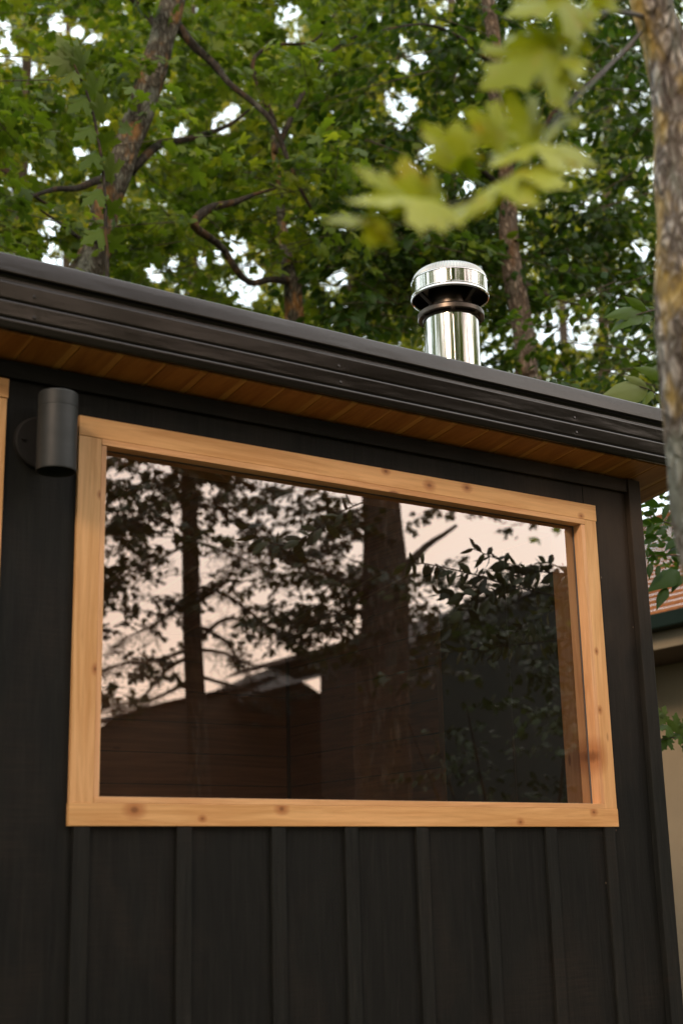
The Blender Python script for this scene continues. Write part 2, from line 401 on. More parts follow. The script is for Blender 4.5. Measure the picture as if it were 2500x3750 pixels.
bg = N(nt, 'ShaderNodeBackground'); bg.inputs['Strength'].default_value = .14; lk.new(c, bg.inputs[0])
wo = N(nt, 'ShaderNodeOutputWorld'); lk.new(bg.outputs[0], wo.inputs[0])
sd = bpy.data.lights.new('sun', 'SUN'); sd.energy = 2.2; sd.angle = R(14); sd.color = (1, .72, .50)
so = bpy.data.objects.new('sun', sd); col.objects.link(so)
sdir = Vector((math.sin(SUN_AZ)*math.cos(SUN_EL), math.cos(SUN_AZ)*math.cos(SUN_EL), math.sin(SUN_EL)))
so.rotation_euler = (-sdir).to_track_quat('-Z', 'Y').to_euler(); so.location = sdir*30

# ------------------------------------------------------------------ ground
m, nt, nd, lk = new_mat('forest_floor')
g = noise_n(nt, coords(nt, (1, 1, 1), False), .6, 8); g2 = noise_n(nt, coords(nt, (1, 1, 1), False), 14, 5)
c = mixc(nt, (.055, .075, .02), (.10, .075, .045), ramp(nt, [(.4, (0, 0, 0)), (.6, (1, 1, 1))], g).outputs[0])
c = mixc(nt, c, (.5, .5, .5), g2, 'MULTIPLY')
finish(nt, c, .9, g2, .6, .03, spec=.1)
b = MB(); G = 40; S = 600
vs = [(-S+2*S*i/G, -S+2*S*j/G, 0) for j in range(G+1) for i in range(G+1)]
b.add(vs, [(j*(G+1)+i, j*(G+1)+i+1, (j+1)*(G+1)+i+1, (j+1)*(G+1)+i) for j in range(G) for i in range(G)])
tag(b.build('ground', m), kind='structure')

# ------------------------------------------------------------------ the black cabin
CX0, CX1, CYB = -1.6, 4.205, 2.75
cabin = tag(empty('cabin', (1.3, 0, 0)), 'black board and batten cabin with a large cedar framed window and metal roof', 'cabin')
def wall_grid(b, xs, zs, holes, y0, y1):
    """front and back faces around rectangular holes, with hole sides and outer sides"""
    def hole(i, j): return (i, j) in holes
    nx, nz = len(xs)-1, len(zs)-1
    for i in range(nx):
        for j in range(nz):
            if hole(i, j): continue
            x0, x1, z0, z1 = xs[i], xs[i+1], zs[j], zs[j+1]
            b.add([(x0,y0,z0),(x1,y0,z0),(x1,y0,z1),(x0,y0,z1)], [(0,1,2,3)])
            b.add([(x0,y1,z0),(x1,y1,z0),(x1,y1,z1),(x0,y1,z1)], [(3,2,1,0)])
            for di, dj, q in ((-1,0,[(x0,y0,z0),(x0,y0,z1),(x0,y1,z1),(x0,y1,z0)]), (1,0,[(x1,y0,z0),(x1,y1,z0),(x1,y1,z1),(x1,y0,z1)]),
                              (0,-1,[(x0,y0,z0),(x0,y1,z0),(x1,y1,z0),(x1,y0,z0)]), (0,1,[(x0,y0,z1),(x1,y0,z1),(x1,y1,z1),(x0,y1,z1)])):
                a, c_ = i+di, j+dj
                if a < 0 or a >= nx or c_ < 0 or c_ >= nz or hole(a, c_): b.add(q, [(0,1,2,3)])
b = MB()
wall_grid(b, [CX0, .35, 1.40, 1.70, 3.93, CX1], [.25, 1.80, 3.06, 3.14, 3.30], {(1, 0), (1, 1), (1, 2), (3, 1)}, -.036, .125)
wallf = b.build('front_wall', M['siding'], cabin)
b = MB(); b.box(CX0, CX0+.12, .13, CYB, .25, 3.30); b.build('side_wall', M['siding'], cabin)
b = MB(); b.box(CX1-.1, CX1, .13, CYB, .25, 3.28); b.build('side_wall', M['siding'], cabin)
b = MB(); b.box(CX0+.122, CX1-.102, CYB-.12, CYB, .25, 3.0); b.build('back_wall', M['siding'], cabin)
b = MB(); b.box(CX0+.05, CX1-.05, .05, CYB-.05, 0, .245); b.build('foundation', plain('concrete', (.3, .29, .27), .85), cabin)
# seams between siding panels (thin routed grooves are dark inset strips)
for sxx in (3.945+.0,):
    pass
# battens under the window and by the door casing
for bx in (1.686, 2.033, 2.379, 2.670, 2.972, 3.275, 3.580, 3.885):
    j = rnd.uniform(-.0015, .0015)
    b = MB(); b.box(bx+j, bx+.053+j, -.0495, -.034, .25, 1.777, .002)
    b.build('batten', M['batten'], cabin)
b = MB(); b.box(-1.3, -1.25, -.0495, -.034, .25, 3.16, .002); b.build('batten', M['batten'], cabin)
# corner board and frieze board
b = MB(); b.box(4.150, 4.2205, -.064, -.034, .25, 3.221, .003); b.build('corner_board', M['batten'], cabin)
b = MB(); b.box(4.2065, 4.2225, -.031, .09, .25, 3.221, .002); b.build('corner_board', M['batten'], cabin)
b = MB(); b.box(CX0, 4.1485, -.056, -.034, 3.164, 3.2215, .003); b.build('frieze_board', M['trim'], cabin)
# panel seam above the window's right end
b = MB(); b.box(3.905, 3.908, -.0375, -.034, 3.08, 3.163); b.build('seam', plain('seam_shadow', (.004, .004, .004), .9), cabin)

# window: casings, liners, pane, seal
win = MB(); win.box(1.669, 1.7478, -.050, -.001, 1.847, 3.0129, .0010)   # left casing
window = win.build('window', M['jamb'], cabin)
def wpart(name, mat, *a, bev=.0010):
    b = MB(); b.box(*a, bev); return b.build(name, mat, window)
wpart('casing', M['jamb'], 3.8920, 3.956, -.0505, -.001, 1.847, 3.0130)
wpart('header', M['head'], 1.668, 3.960, -.052, -.001, 3.0134, 3.081, bev=.0015)
wpart('sill', M['sill'], 1.667, 3.958, -.0525, -.001, 1.778, 1.8466, bev=.0015)
wpart('liner', M['liner_x'], 1.7482, 3.8915, -.0517, .137, 2.992, 3.0131)
wpart('liner', M['liner_z'], 3.872, 3.8918, -.0503, .137, 1.8665, 2.9905)
wpart('liner', M['liner_z'], 1.7482, 1.766, -.0498, .137, 1.8665, 2.9905)
wpart('liner', M['liner_x'], 1.7482, 3.8915, -.0520, .137, 1.8468, 1.8658)
def pane(x0, x1, z0, z1, par, y=GLASS_Y):
    b = MB(); b.add([(x0,y,z0),(x1,y,z0),(x1,y,z1),(x0,y,z1)], [(0,1,2,3)]); return b.build('pane', M['glass'], par)
pane(1.766, 3.872, 1.8655, 2.992, window)
b = MB()
for a in ((1.766, 1.770, -.004, -.0005, 1.870, 2.988), (3.868, 3.872, -.004, -.0005, 1.870, 2.988), (1.766, 3.872, -.004, -.0005, 2.988, 2.9915), (1.766, 3.872, -.004, -.0005, 1.866, 1.870)):
    b.box(*a)
b.build('seal', M['seal'], window)

# tall glazed opening at the left edge of the picture
b = MB(); b.box(1.352, 1.424, -.050, -.001, .40, 3.0935, .0025); w2 = b.build('window', M['jamb'], cabin)
def w2part(name, mat, *a): b = MB(); b.box(*a, .002); return b.build(name, mat, w2)
w2part('casing', M['jamb'], .30, .372, -.050, -.001, .40, 3.0935)
w2part('header', M['head'], .297, 1.427, -.052, -.001, 3.0955, 3.160)
w2part('sill', M['sill'], .297, 1.427, -.055, -.001, .335, .398)
w2part('liner', M['liner_z'], 1.331, 1.350, -.047, .12, .40, 3.0935)
w2part('liner', M['liner_z'], .374, .393, -.047, .12, .40, 3.0935)
pane(.393, 1.331, .40, 3.0935, w2)

# soffit boards, fascia, roof
SL = .12
def roofz(y, z0=3.2285): return z0 + SL*(-.054-y)
ROOF_X1 = 4.46; RY0 = -.212; RYB = CYB+.25
b = MB(); gz = MB(); x = -1.9; i = 0
seam_x = []
while x < ROOF_X1-.02:
    wd = .152; x1 = min(x+wd, ROOF_X1-.012)
    sw = .026 if (i*7) % 3 else .012
    for (a, e, bb, lift) in ((x+.0025, x1-sw, b, 0.0), (x1-sw+.0005, x1, gz, .0012)):
        if e <= a: continue
        vs = []
        for yy in (RY0+.004, RYB):
            for xx in (a, e):
                vs.append((xx, yy, roofz(yy)+lift))
        for yy in (RY0+.004, RYB):
            for xx in (a, e):
                vs.append((xx, yy, roofz(yy)+.014))
        bb.add(vs, [(0,1,3,2),(4,6,7,5),(0,4,5,1),(2,3,7,6),(0,2,6,4),(1,5,7,3)])
    x += wd; i += 1
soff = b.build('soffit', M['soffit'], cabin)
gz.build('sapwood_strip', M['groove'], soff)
b = MB()
vs = [(xx, yy, roofz(yy)+zz) for zz in (.016, .24) for yy in (RY0, RYB) for xx in (-1.92, ROOF_X1)]
b.add(vs, [(0,1,3,2),(4,6,7,5),(0,4,5,1),(2,3,7,6),(0,2,6,4),(1,5,7,3)])
roof = b.build('roof', M['roofm'], cabin)
prof = [(-.2135,3.498),(-.236,3.4945),(-.2385,3.492),(-.2395,3.488),(-.241,3.460),(-.243,3.437),(-.243,3.4335),(-.2415,3.4300),(-.238,3.4295),(-.226,3.4310),(-.2215,3.428),(-.2205,3.412),(-.2205,3.4055)]
for zt_, zb_ in ((3.4040, 3.3460), (3.3425, 3.2880), (3.2840, 3.2510)):
    prof += [(-.2215,zt_),(-.2330,zt_-.0015),(-.2362,zt_-.0035),(-.2372,zt_-.0065),(-.2366,zt_-.0100),(-.2355,zt_-.0150),(-.2310,zb_+.008),(-.2300,zb_+.003),(-.2275,zb_+.0005),(-.2215,zb_)]
prof += [(-.2135,3.2515)]
b = MB(); vs = []; fs = []
XS = [-1.93 + (ROOF_X1+.02+1.93)*k/90 for k in range(91)]
screws = [(1.431, 3.372), (1.434, 3.303), (2.566, 3.366), (2.572, 3.306), (3.699, 3.368), (3.705, 3.307), (.30, 3.368), (.30, 3.305), (-.83, 3.37), (-.83, 3.306)]
XS = sorted(XS + [s[0]+d for s in screws[::2] for d in (-.03, -.018, -.008, 0, .008, .018, .03)])
for xx in XS:
    for k, (yy, zz) in enumerate(prof):
        wv = .0011*noise.noise(Vector((xx*1.4, zz*9, 2.0))) + .0004*noise.noise(Vector((xx*6, zz*25, 5)))
        dent = 0
        for (sx_, sz_) in screws:
            d2 = (xx-sx_)**2 + ((zz-sz_)*1.1)**2
            dent += .0016*math.exp(-d2/(.014**2))
        drop = .0015*noise.noise(Vector((xx*.8, 9.1, 0)))
        vs.append((xx, yy + (wv + dent if k > 0 and k < len(prof)-1 else 0), zz+drop))
n = len(prof)
for i in range(len(XS)-1):
    for k in range(n-1): fs.append((i*n+k, (i+1)*n+k, (i+1)*n+k+1, i*n+k+1))
b.add(vs, fs); b.add([vs[(len(XS)-1)*n+k] for k in range(n)], [tuple(range(n))])
fas = b.build('fascia', M['fascia'], cabin, smooth=True)
for (sx_, sz_) in screws:
    b = MB(); vs = []; k = 10
    for rr, yy in ((.0062, -.2290), (.0060, -.2335), (.0038, -.2355)):
        vs += [(sx_+rr*math.cos(2*math.pi*j/k), yy, sz_+rr*math.sin(2*math.pi*j/k)) for j in range(k)]
    b.add(vs, [(a*k+j, a*k+(j+1) % k, (a+1)*k+(j+1) % k, (a+1)*k+j) for a in range(2) for j in range(k)]+[tuple(range(2*k, 3*k))])
    b.build('screw', M['fascia'], fas)
b = MB()     # side fascia along the right rake
for (y0, y1) in ((-.2125, RYB),):
    vs = []
    for yy in (y0, y1):
        for (xx, dz) in ((ROOF_X1+.002, .012), (ROOF_X1+.02, .012), (ROOF_X1+.02, .244), (ROOF_X1+.002, .244)):
            vs.append((xx, yy, roofz(yy)+dz))
    b.add(vs, [(0,1,5,4),(1,2,6,5),(2,3,7,6),(3,0,4,7),(3,2,1,0),(4,5,6,7)])
b.build('side_fascia', M['fascia'], cabin)

# interior
b = MB(); z = .3; k = 0
inner_b = MB(); inner_s = MB(); inner_l = MB()
SX = 4.10
while z < 3.05:
    z1 = min(z+.163, 3.06)
    inner_b.box(CX0+.13, SX-.022, 2.60, 2.618, z, z1-.003, .0015)
    inner_s.box(SX, SX+.018, 1.24, 2.598, z, z1-.003, .0015)
    inner_l.box(CX0+.123, CX0+.128, .13, 2.598, z, z1-.003)
    z += .165
inner_b.build('interior_planking', M['inner'], cabin); inner_s.build('interior_planking', M['inner_y'], cabin); inner_l.build('interior_planking', M['inner_y'], cabin)
b = MB(); x = CX0+.13
while x < SX:
    b.box(x, min(x+.137, SX+.03), .14, 2.6, 3.07, 3.085); x += .14
b.build('ceiling', M['inner_y'], cabin)
b = MB(); b.box(CX0+.125, SX+.04, .13, 2.62, .248, .27); b.build('interior_floor', M['inner'], cabin)
b = MB(); b.box(SX-.004, SX+.02, 1.205, 1.238, .30, 3.06, .002); b.build('door_trim', M['inner_lite'], cabin)
b = MB(); b.box(SX+.002, SX+.012, .14, 1.203, .30, 3.06); b.build('painted_dark_glass', M['dark'], cabin)  # opaque panel: dark foliage reflected in the side glazing is put into its colour
b = MB(); b.box(SX-.002, SX+.001, .70, .706, .30, 3.06); b.build('reflection_edge', plain('reflection_edge_grey', (.05, .06, .06), .4), cabin)  # thin grey strip painted for the edge of a reflection in the glazing

# chimney
def solve_depth(px, py, Y): return at(px, py, Y)
CHY = .62
cc = at(1652, 1200, CHY); ccx, ccy = cc[0], CHY
dep = depth(cc)
def chz(py, off=0.0):     # height of the chimney axis at a picture row
    return at(1654, py, CHY)[2]
ppm = F_PX/dep
r_pipe = 101/ppm; r_cap = 143/ppm; r_col = 122/ppm; r_in = 80/ppm
zt = chz(965); z_sh = chz(1000); zc0 = chz(1092); z_fl = chz(1132); z_flb = chz(1176)
# ellipse rows: the visible near rim sits lower than the axis row when seen from below it is higher; measured on the silhouette
z_capbot = chz(1102); z_captop = chz(1037)
b = MB(); b.lathe(ccx, ccy, [(r_pipe, 3.3), (r_pipe, chz(1183)), (r_pipe*.97, chz(1178))], 96)
pipe = b.build('chimney', M['steel'], cabin, smooth=True)
b = MB(); a0 = math.atan2(CAM[1]-ccy, CAM[0]-ccx)+.02
b.tube([(Vector((ccx+(r_pipe+.001)*math.cos(a0+.06), ccy+(r_pipe+.001)*math.sin(a0+.06), z_)), .0032) for z_ in (3.35, 3.7, 4.0, chz(1186))], 6)
b.build('seam', M['steel'], pipe, smooth=True)
# flared storm collar
z1 = chz(1178); z2 = chz(1140)
b = MB(); b.lathe(ccx, ccy, [(r_pipe*1.015, z1-.004), (r_pipe*1.03, z1), (r_pipe*1.03, z1+.012), (r_col*.98, z1+.006), (r_col, z1+.012), (r_col, z1+.030), (r_col*.985, z1+.034), (r_pipe*1.0, z1+.048), (r_in, z1+.052)], 96)
b.build('collar', M['steel_dark'], pipe, smooth=True)
b = MB()
for t_ in (.05, .95, 1.9, 3.1, 4.2, 5.2):
    a = a0+t_
    for s_ in (-1, 1):
        pass
    p0 = Vector((math.cos(a), math.sin(a), 0)); q0 = Vector((-math.sin(a), math.cos(a), 0))
    c0 = Vector((ccx, ccy, z1+.002)); 
    vs = [c0+p0*r_pipe*1.02+q0*s_*.012+Vector((0,0,dz)) for dz in (0, .022) for s_ in (-1, 1)] + [c0+p0*r_col*.99+q0*s_*.009+Vector((0,0,dz)) for dz in (.006, .022) for s_ in (-1, 1)]
    b = MB(); b.add(vs, [(0,1,5,4),(2,6,7,3),(0,4,6,2),(1,3,7,5),(4,5,7,6)]); b.build('collar_bracket', M['steel_dark'], pipe)
b = MB(); b.lathe(ccx, ccy, [(r_in*1.06, z1+.046), (r_in*1.06, z1+.052), (r_in, z1+.054), (r_in, z_capbot+.05)], 72); b.build('inner_pipe', M['steel_dark'], pipe, smooth=True)
# rain cap: band, bead, ribbed shoulder and top
zb = z_capbot; zh = z_captop
b = MB(); b.lathe(ccx, ccy, [(r_cap*.955, zb+.004), (r_cap*.975, zb-.002), (r_cap*.995, zb), (r_cap*1.004, zb+.004), (r_cap*.998, zb+.009), (r_cap*.988, zb+.012), (r_cap*.985, zb+.014), (r_cap*.992, zb+.017),
     (r_cap*.992, zb+.019), (r_cap*.980, zb+.022), (r_cap*.980, zh-.010), (r_cap*.988, zh-.007), (r_cap*.985, zh-.003), (r_cap*.965, zh)], 128)
cap = b.build('rain_cap', M['steel_cap'], pipe, smooth=True)
b = MB(); rb = .0042
b.lathe(ccx, ccy, [(r_cap*.970, zh), (r_cap*.960, zh+.009), (r_cap*.925, zh+.024), (r_cap*.86, zh+.038), (r_cap*.76, zh+.049), (r_cap*.60, zh+.055)], 150, [0, rb, rb, rb, rb, 0])
b.lathe(ccx, ccy, [(r_cap*.60, zh+.055), (r_cap*.3, zh+.059), (.001, zh+.060)], 150)
b.build('ribbed_top', M['steel_rib'], cap)
b = MB(); b.lathe(ccx, ccy, [(r_cap*.955, zb+.004), (r_cap*.955, zb+.055), (r_in*.99, zb+.047)], 96); b.lathe(ccx, ccy, [(r_in*.985, zb+.048), (.001, zb+.05)], 96)
b.build('cap_underside', M['steel_dark'], cap, smooth=True)
b = MB()
for t_ in (.75, -1.0, 2.3, -2.6):
    a = a0+t_; p0 = Vector((math.cos(a), math.sin(a), 0)); q0 = Vector((-math.sin(a), math.cos(a), 0)); c0 = Vector((ccx, ccy, 0))
    vs = [c0+p0*rr+q0*s_*.010+Vector((0,0,zz)) for rr, zz in ((r_in, z1+.060), (r_cap*.95, zb+.010), (r_cap*.95, zb+.022), (r_in, z1+.075)) for s_ in (-1, 1)]
    b = MB(); b.add(vs, [(0,2,3,1),(2,4,5,3),(4,6,7,5),(0,1,7,6),(0,6,4,2),(1,3,5,7)]); b.build('cap_strut', M['steel_dark'], cap)
b = MB(); aa = a0+.03   # rivet and lapped joint on the band
b.tube([(Vector((ccx+(r_cap*.983)*math.cos(aa), ccy+(r_cap*.983)*math.sin(aa), z_)), .0030) for z_ in (zb+.022, (zb+zh)/2, zh-.008)], 6)
b.build('cap_seam', M['steel_cap'], cap, smooth=True)

# ------------------------------------------------------------------ wall lamp
lamp = tag(empty('wall_lamp', (1.555, -.005, 2.95)), 'charcoal cylindrical downlight mounted left of the cedar framed window', 'wall lamp')
b = MB(); LX, LY, LR = 1.553, -.150, .0622
b.lathe(LX, LY, [(.001, 3.100), (LR*.94, 3.100), (LR*.985, 3.098), (LR, 3.094), (LR, 3.052), (LR*.985, 3.051), (LR*.985, 3.049), (LR, 3.048), (LR, 2.848), (LR*.985, 2.845), (LR*.955, 2.845), (LR*.95, 2.85), (LR*.95, 3.0)], 72)
b.build('lamp_shade', M['lamp'], lamp, smooth=True)
b = MB(); b.lathe(LX, LY, [(LR*.94, 2.96), (LR*.6, 2.97), (.001, 2.97)], 48); b.build('lamp_inside', M['lamp_in'], lamp)
b = MB(); vs = []; k = 48
for rr, yy in ((.001, -.056), (.080, -.056), (.086, -.053), (.088, -.034)):
    vs += [(1.540+rr*math.cos(2*math.pi*j/k), yy, 2.965+rr*math.sin(2*math.pi*j/k)) for j in range(k)]
b.add(vs, [(a*k+j, a*k+(j+1) % k, (a+1)*k+(j+1) % k, (a+1)*k+j) for a in range(3) for j in range(k)])
b.build('mount_plate', M['lamp_in'], lamp)
b = MB(); b.tube([(Vector((LX, -.05, 2.965)), .022), (Vector((LX, -.095, 2.965)), .022)], 20); b.build('mount_arm', M['lamp'], lamp)
b = MB(); b.tube([(Vector((1.478, -.055, 2.968)), .006), (Vector((1.478, -.062, 2.968)), .006)], 10); b.build('mount_screw', M['lamp_in'], lamp)

# ------------------------------------------------------------------ leaves
def tmpl(Rh, tip, ctr, fold=.26, curl=.24):
    pts = [(0, 0)] + Rh + [tip] + [(-x, y) for x, y in reversed(Rh)]
    V = [(ctr[0], ctr[1])] + pts
    P = np.array([(x, y, -fold*abs(x) - curl*(y-.3)**2 + .04*math.sin(7*x+5*y)) for x, y in V])
    n = len(pts)
    Fc = np.array([(0, 1+i, 1+(i+1) % n) for i in range(n)])
    return P, Fc
MAPLE_HI = tmpl([(.06,-.02),(.20,-.09),(.24,-.01),(.38,.02),(.33,.11),(.26,.18),(.40,.27),(.42,.36),(.58,.44),(.46,.50),(.44,.60),(.30,.54),(.17,.50),(.20,.64),(.27,.74),(.14,.80),(.10,.90)], (0, 1.05), (0, .28))
MAPLE_LO = tmpl([(.26,-.06),(.30,.10),(.22,.18),(.56,.42),(.40,.56),(.17,.46),(.24,.72)], (0, 1.0), (0, .28))
OVATE = tmpl([(.11,.06),(.25,.24),(.28,.45),(.20,.70),(.08,.88)], (0, 1.0), (0, .42), .28, .25)
MIDLEAF = tmpl([(.08,.05),(.16,.18),(.205,.36),(.175,.56),(.09,.76),(.03,.90)], (0, 1.0), (0, .42), .35, .3)
LANCE = tmpl([(.07,.06),(.15,.24),(.18,.45),(.14,.70),(.05,.88)], (0, 1.0), (0, .42), .3, .3)
def leaf_mesh(name, mat, P, A, Nn, S, T, tm, parent=None):
    """P base, A axis, Nn normal, S size, T tint: arrays; one mesh"""
    V, Fc = tm; n = len(P)
    A = A/np.linalg.norm(A, axis=1, keepdims=True)
    Sd = np.cross(A, Nn); Sd /= np.linalg.norm(Sd, axis=1, keepdims=True)+1e-9
    Nn = np.cross(Sd, A)
    co = P[:, None, :] + S[:, None, None]*(V[None, :, 0:1]*Sd[:, None, :] + V[None, :, 1:2]*A[:, None, :] + V[None, :, 2:3]*Nn[:, None, :])
    k = V.shape[0]; co = co.reshape(-1, 3)
    idx = (Fc[None] + (np.arange(n)*k)[:, None, None]).reshape(-1)
    nf = n*Fc.shape[0]
    me = bpy.data.meshes.new(name)
    me.vertices.add(n*k); me.vertices.foreach_set('co', co.ravel())
    me.loops.add(nf*3); me.loops.foreach_set('vertex_index', idx.astype(np.int32))
    me.polygons.add(nf); me.polygons.foreach_set('loop_start', np.arange(0, nf*3, 3, dtype=np.int32))
    try: me.polygons.foreach_set('loop_total', np.full(nf, 3, dtype=np.int32))
    except Exception: pass
    at_ = me.attributes.new('tint', 'FLOAT', 'POINT'); at_.data.foreach_set('value', np.repeat(T, k).astype(np.float32))
    me.update(calc_edges=True); me.validate()
    return link(name, me, mat, parent)

GAPS = np.array([(36,199,60),(112,247,45),(183,251,30),(223,88,50),(271,96,42),(319,135,38),(1060,64,60),(1076,120,38),(805,454,38),(853,414,38),(1044,478,36),(661,478,32),(390,446,30),(303,558,30),
    (104,614,30),(191,845,50),(199,932,45),(239,972,36),(893,1060,68),(908,988,50),(861,900,45),(789,932,36),(725,956,38),(1227,1036,44),(558,996,46),(630,956,42),(48,948,30),
    (1473,382,62),(1433,358,44),(1537,215,38),(1489,231,34),(1481,143,24),(1473,440,46),(1569,550,38),(1716,677,26),(1254,1028,50),(1688,414,22),(1935,626,26),(2342,900,30),(2310,709,28),(2206,701,25),
    (2055,1116,28),(1983,1227,30),(2063,1220,38),(2127,1251,38),(2345,1800,26),(2420,1790,36),(2400,1905,18),(160,990,40),(5,105,45),(1390,60,20),(710,30,20)], float)
SOFT = np.array([(760,960,140),(900,1000,160),(1060,1080,120),(650,1040,90),(1250,1060,80),(2120,1190,120),(1450,330,140),(60,180,130),(1540,560,70),(820,440,90)], float)
def soften(P, keep=.38):
    x, y = proj_many(P)
    d = np.min(np.hypot(x[:, None]-SOFT[None, :, 0], y[:, None]-SOFT[None, :, 1])/SOFT[None, :, 2], axis=1)
    return (d > .75+.5*nrg.random(len(P))) | (nrg.random(len(P)) < keep)
def thin(P, keep=.12, rad=1.0):
    x, y = proj_many(P)
    d = np.min(np.hypot(x[:, None]-GAPS[None, :, 0], y[:, None]-GAPS[None, :, 1])/(GAPS[None, :, 2]*rad), axis=1)
    return (d > 1.0) | (nrg.random(len(P)) < keep)
def sprays(n, rx, ry, Yr, leaves=30, L=(.5, .95), size=.105, droop=.25, tilt=.5, tint_mu=.5, cluster=.5, mirror=False, Yfun=None, twig=None, side=.16):
    """n leafy twigs; base points sampled in the seen cone, in 3D between two distances"""
    Ps = []; As = []; Ns = []; Ss = []; Ts = []; twigs = []
    cnt = 0; tries = 0
    while cnt < n and tries < n*12:
        tries += 1
        px = nrg.uniform(*rx); py = nrg.uniform(*ry); Y = nrg.uniform(*Yr)
        if Yfun and not Yfun(px, py, Y): continue
        p = atr(px, py, Y) if mirror else at(px, py, Y)
        if p[2] < .6: continue
        dn = noise.noise(Vector((p[0]*.9, p[1]*.9, p[2]*1.3)))
        if dn < -.25+cluster*(nrg.random()-.5): continue
        cnt += 1
        az = nrg.uniform(0, 2*math.pi)
        d = np.array([math.cos(az), math.sin(az), nrg.uniform(-droop-.15, .15)]); d /= np.linalg.norm(d)
        Lx = nrg.uniform(*L); up = np.array([0, 0, 1.0]) + nrg.normal(0, .18, 3)
        m_ = max(4, int(leaves*nrg.uniform(.6, 1.3)))
        sidev = np.cross(d, up); sidev /= np.linalg.norm(sidev)
        t = nrg.random(m_)**.85
        sgn = np.where(nrg.random(m_) < .5, -1, 1)
        off = np.abs(nrg.normal(0, side, m_))*(1.1-t*.6)
        pos = p + np.outer(t*Lx, d) + (sgn*off)[:, None]*sidev + np.outer(-.35*droop*(t*Lx)**2, (0, 0, 1)) + nrg.normal(0, .03, (m_, 3))
        ax = d[None]*nrg.uniform(.2, 1.0, m_)[:, None] + (sgn*nrg.uniform(.3, 1.1, m_))[:, None]*sidev + np.outer(-nrg.uniform(0, .9, m_), (0, 0, 1)) + nrg.normal(0, .2, (m_, 3))
        nn = np.array([0, 0, 1.0])[None] + nrg.normal(0, tilt, (m_, 3))
        tb = np.clip(tint_mu + nrg.normal(0, .19) + nrg.normal(0, .16, m_), 0, 1)
        Ps.append(pos); As.append(ax); Ns.append(nn); Ss.append(size*nrg.uniform(.62, 1.25, m_)); Ts.append(tb)
        twigs.append((p-d*.15, p+d*Lx*.5+np.array([0, 0, -.1*droop*Lx]), p+d*Lx*.9+np.array([0, 0, -.35*droop*Lx*Lx])))
    P = np.concatenate(Ps); A = np.concatenate(As); Nn = np.concatenate(Ns); S = np.concatenate(Ss); T = np.concatenate(Ts)
    return P, A, Nn, S, T, twigs
def foliage(name, mat, parent, tm, parts, gap=True, twig_mat=None, twig_r=.004):
    P, A, Nn, S, T = [np.concatenate([q[i] for q in parts]) for i in range(5)]
    if gap == 2:
        k = soften(P); P, A, Nn, S, T = P[k], A[k], Nn[k], S[k], T[k]
    if gap:
        k = thin(P + A/np.linalg.norm(A, axis=1, keepdims=True)*S[:, None]*.4)
        P, A, Nn, S, T = P[k], A[k], Nn[k], S[k], T[k]
    o = leaf_mesh(name, mat, P, A, Nn, S, T, tm, parent)
    if twig_mat:
        b = MB()
        for q in parts:
            for (a, c_, e) in q[5]:
                b.tube([(Vector(a), twig_r), (Vector(c_), twig_r*.7), (Vector(e), twig_r*.35)], 4, cap=False)
        tw = b.build('twigs', twig_mat, None)
        if parent is not None: tw.parent = parent; tw.matrix_parent_inverse = o.matrix_parent_inverse.copy()
        with bpy.context.temp_override(active_object=o, object=o, selected_objects=[o, tw], selected_editable_objects=[o, tw]):
            bpy.ops.object.join()
    return o
def px_tube(b, pts, seg=10, lump=.12, ls=6, step=.12, mirror=False):
    """pts (px, py, Y, width in px); appended to b"""
    out = []
    for (px, py, Y, wd) in pts:
        P = atr(px, py, Y) if mirror else at(px, py, Y)
        dp = depth_r(P) if mirror else depth(P)
        out.append((Vector(P), max(.002, wd/2*dp/F_PX)))
    b.tube(out, seg, lump, ls, step); return out
def to_ground(pts, name_y=None, spread=1.35, mirror=False, drift=(0, 0)):
    """continue a px trunk straight to the ground: returns list of (Vector, r)"""
    (px, py, Y, wd) = pts[-1]
    P = atr(px, py, Y) if mirror else at(px, py, Y); dp = depth_r(P) if mirror else depth(P)
    r = wd/2*dp/F_PX
    return [(Vector((P[0]+drift[0]*.5, P[1]+drift[1]*.5, P[2]*.5)), r*1.08), (Vector((P[0]+drift[0], P[1]+drift[1], .12)), r*spread), (Vector((P[0]+drift[0], P[1]+drift[1], -.1)), r*spread*1.25)]
def trunk(parent, mat, pts, seg=20, lump=.10, ls=7, step=.06, mirror=False, ground=True, name='trunk', drift=(0, 0), spread=1.35):
    out = []
    for (px, py, Y, wd) in pts:
        P = atr(px, py, Y) if mirror else at(px, py, Y); dp = depth_r(P) if mirror else depth(P)
        out.append((Vector(P), wd/2*dp/F_PX))
    if ground: out += to_ground(pts, mirror=mirror, drift=drift, spread=spread)
    b = MB(); b.tube(out, seg, lump, ls, step); return b.build(name, mat, parent, smooth=True)
def base_of(px, py, Y, mirror=False):
    P = atr(px, py, Y) if mirror else at(px, py, Y); return (float(P[0]), float(P[1]), 0)
def limb(parent, mat, pts, mirror=False, name='branch', seg=9, lump=.12, step=.08):
    b = MB(); px_tube(b, pts, seg, lump, 9, step, mirror); return b.build(name, mat, parent, smooth=True)

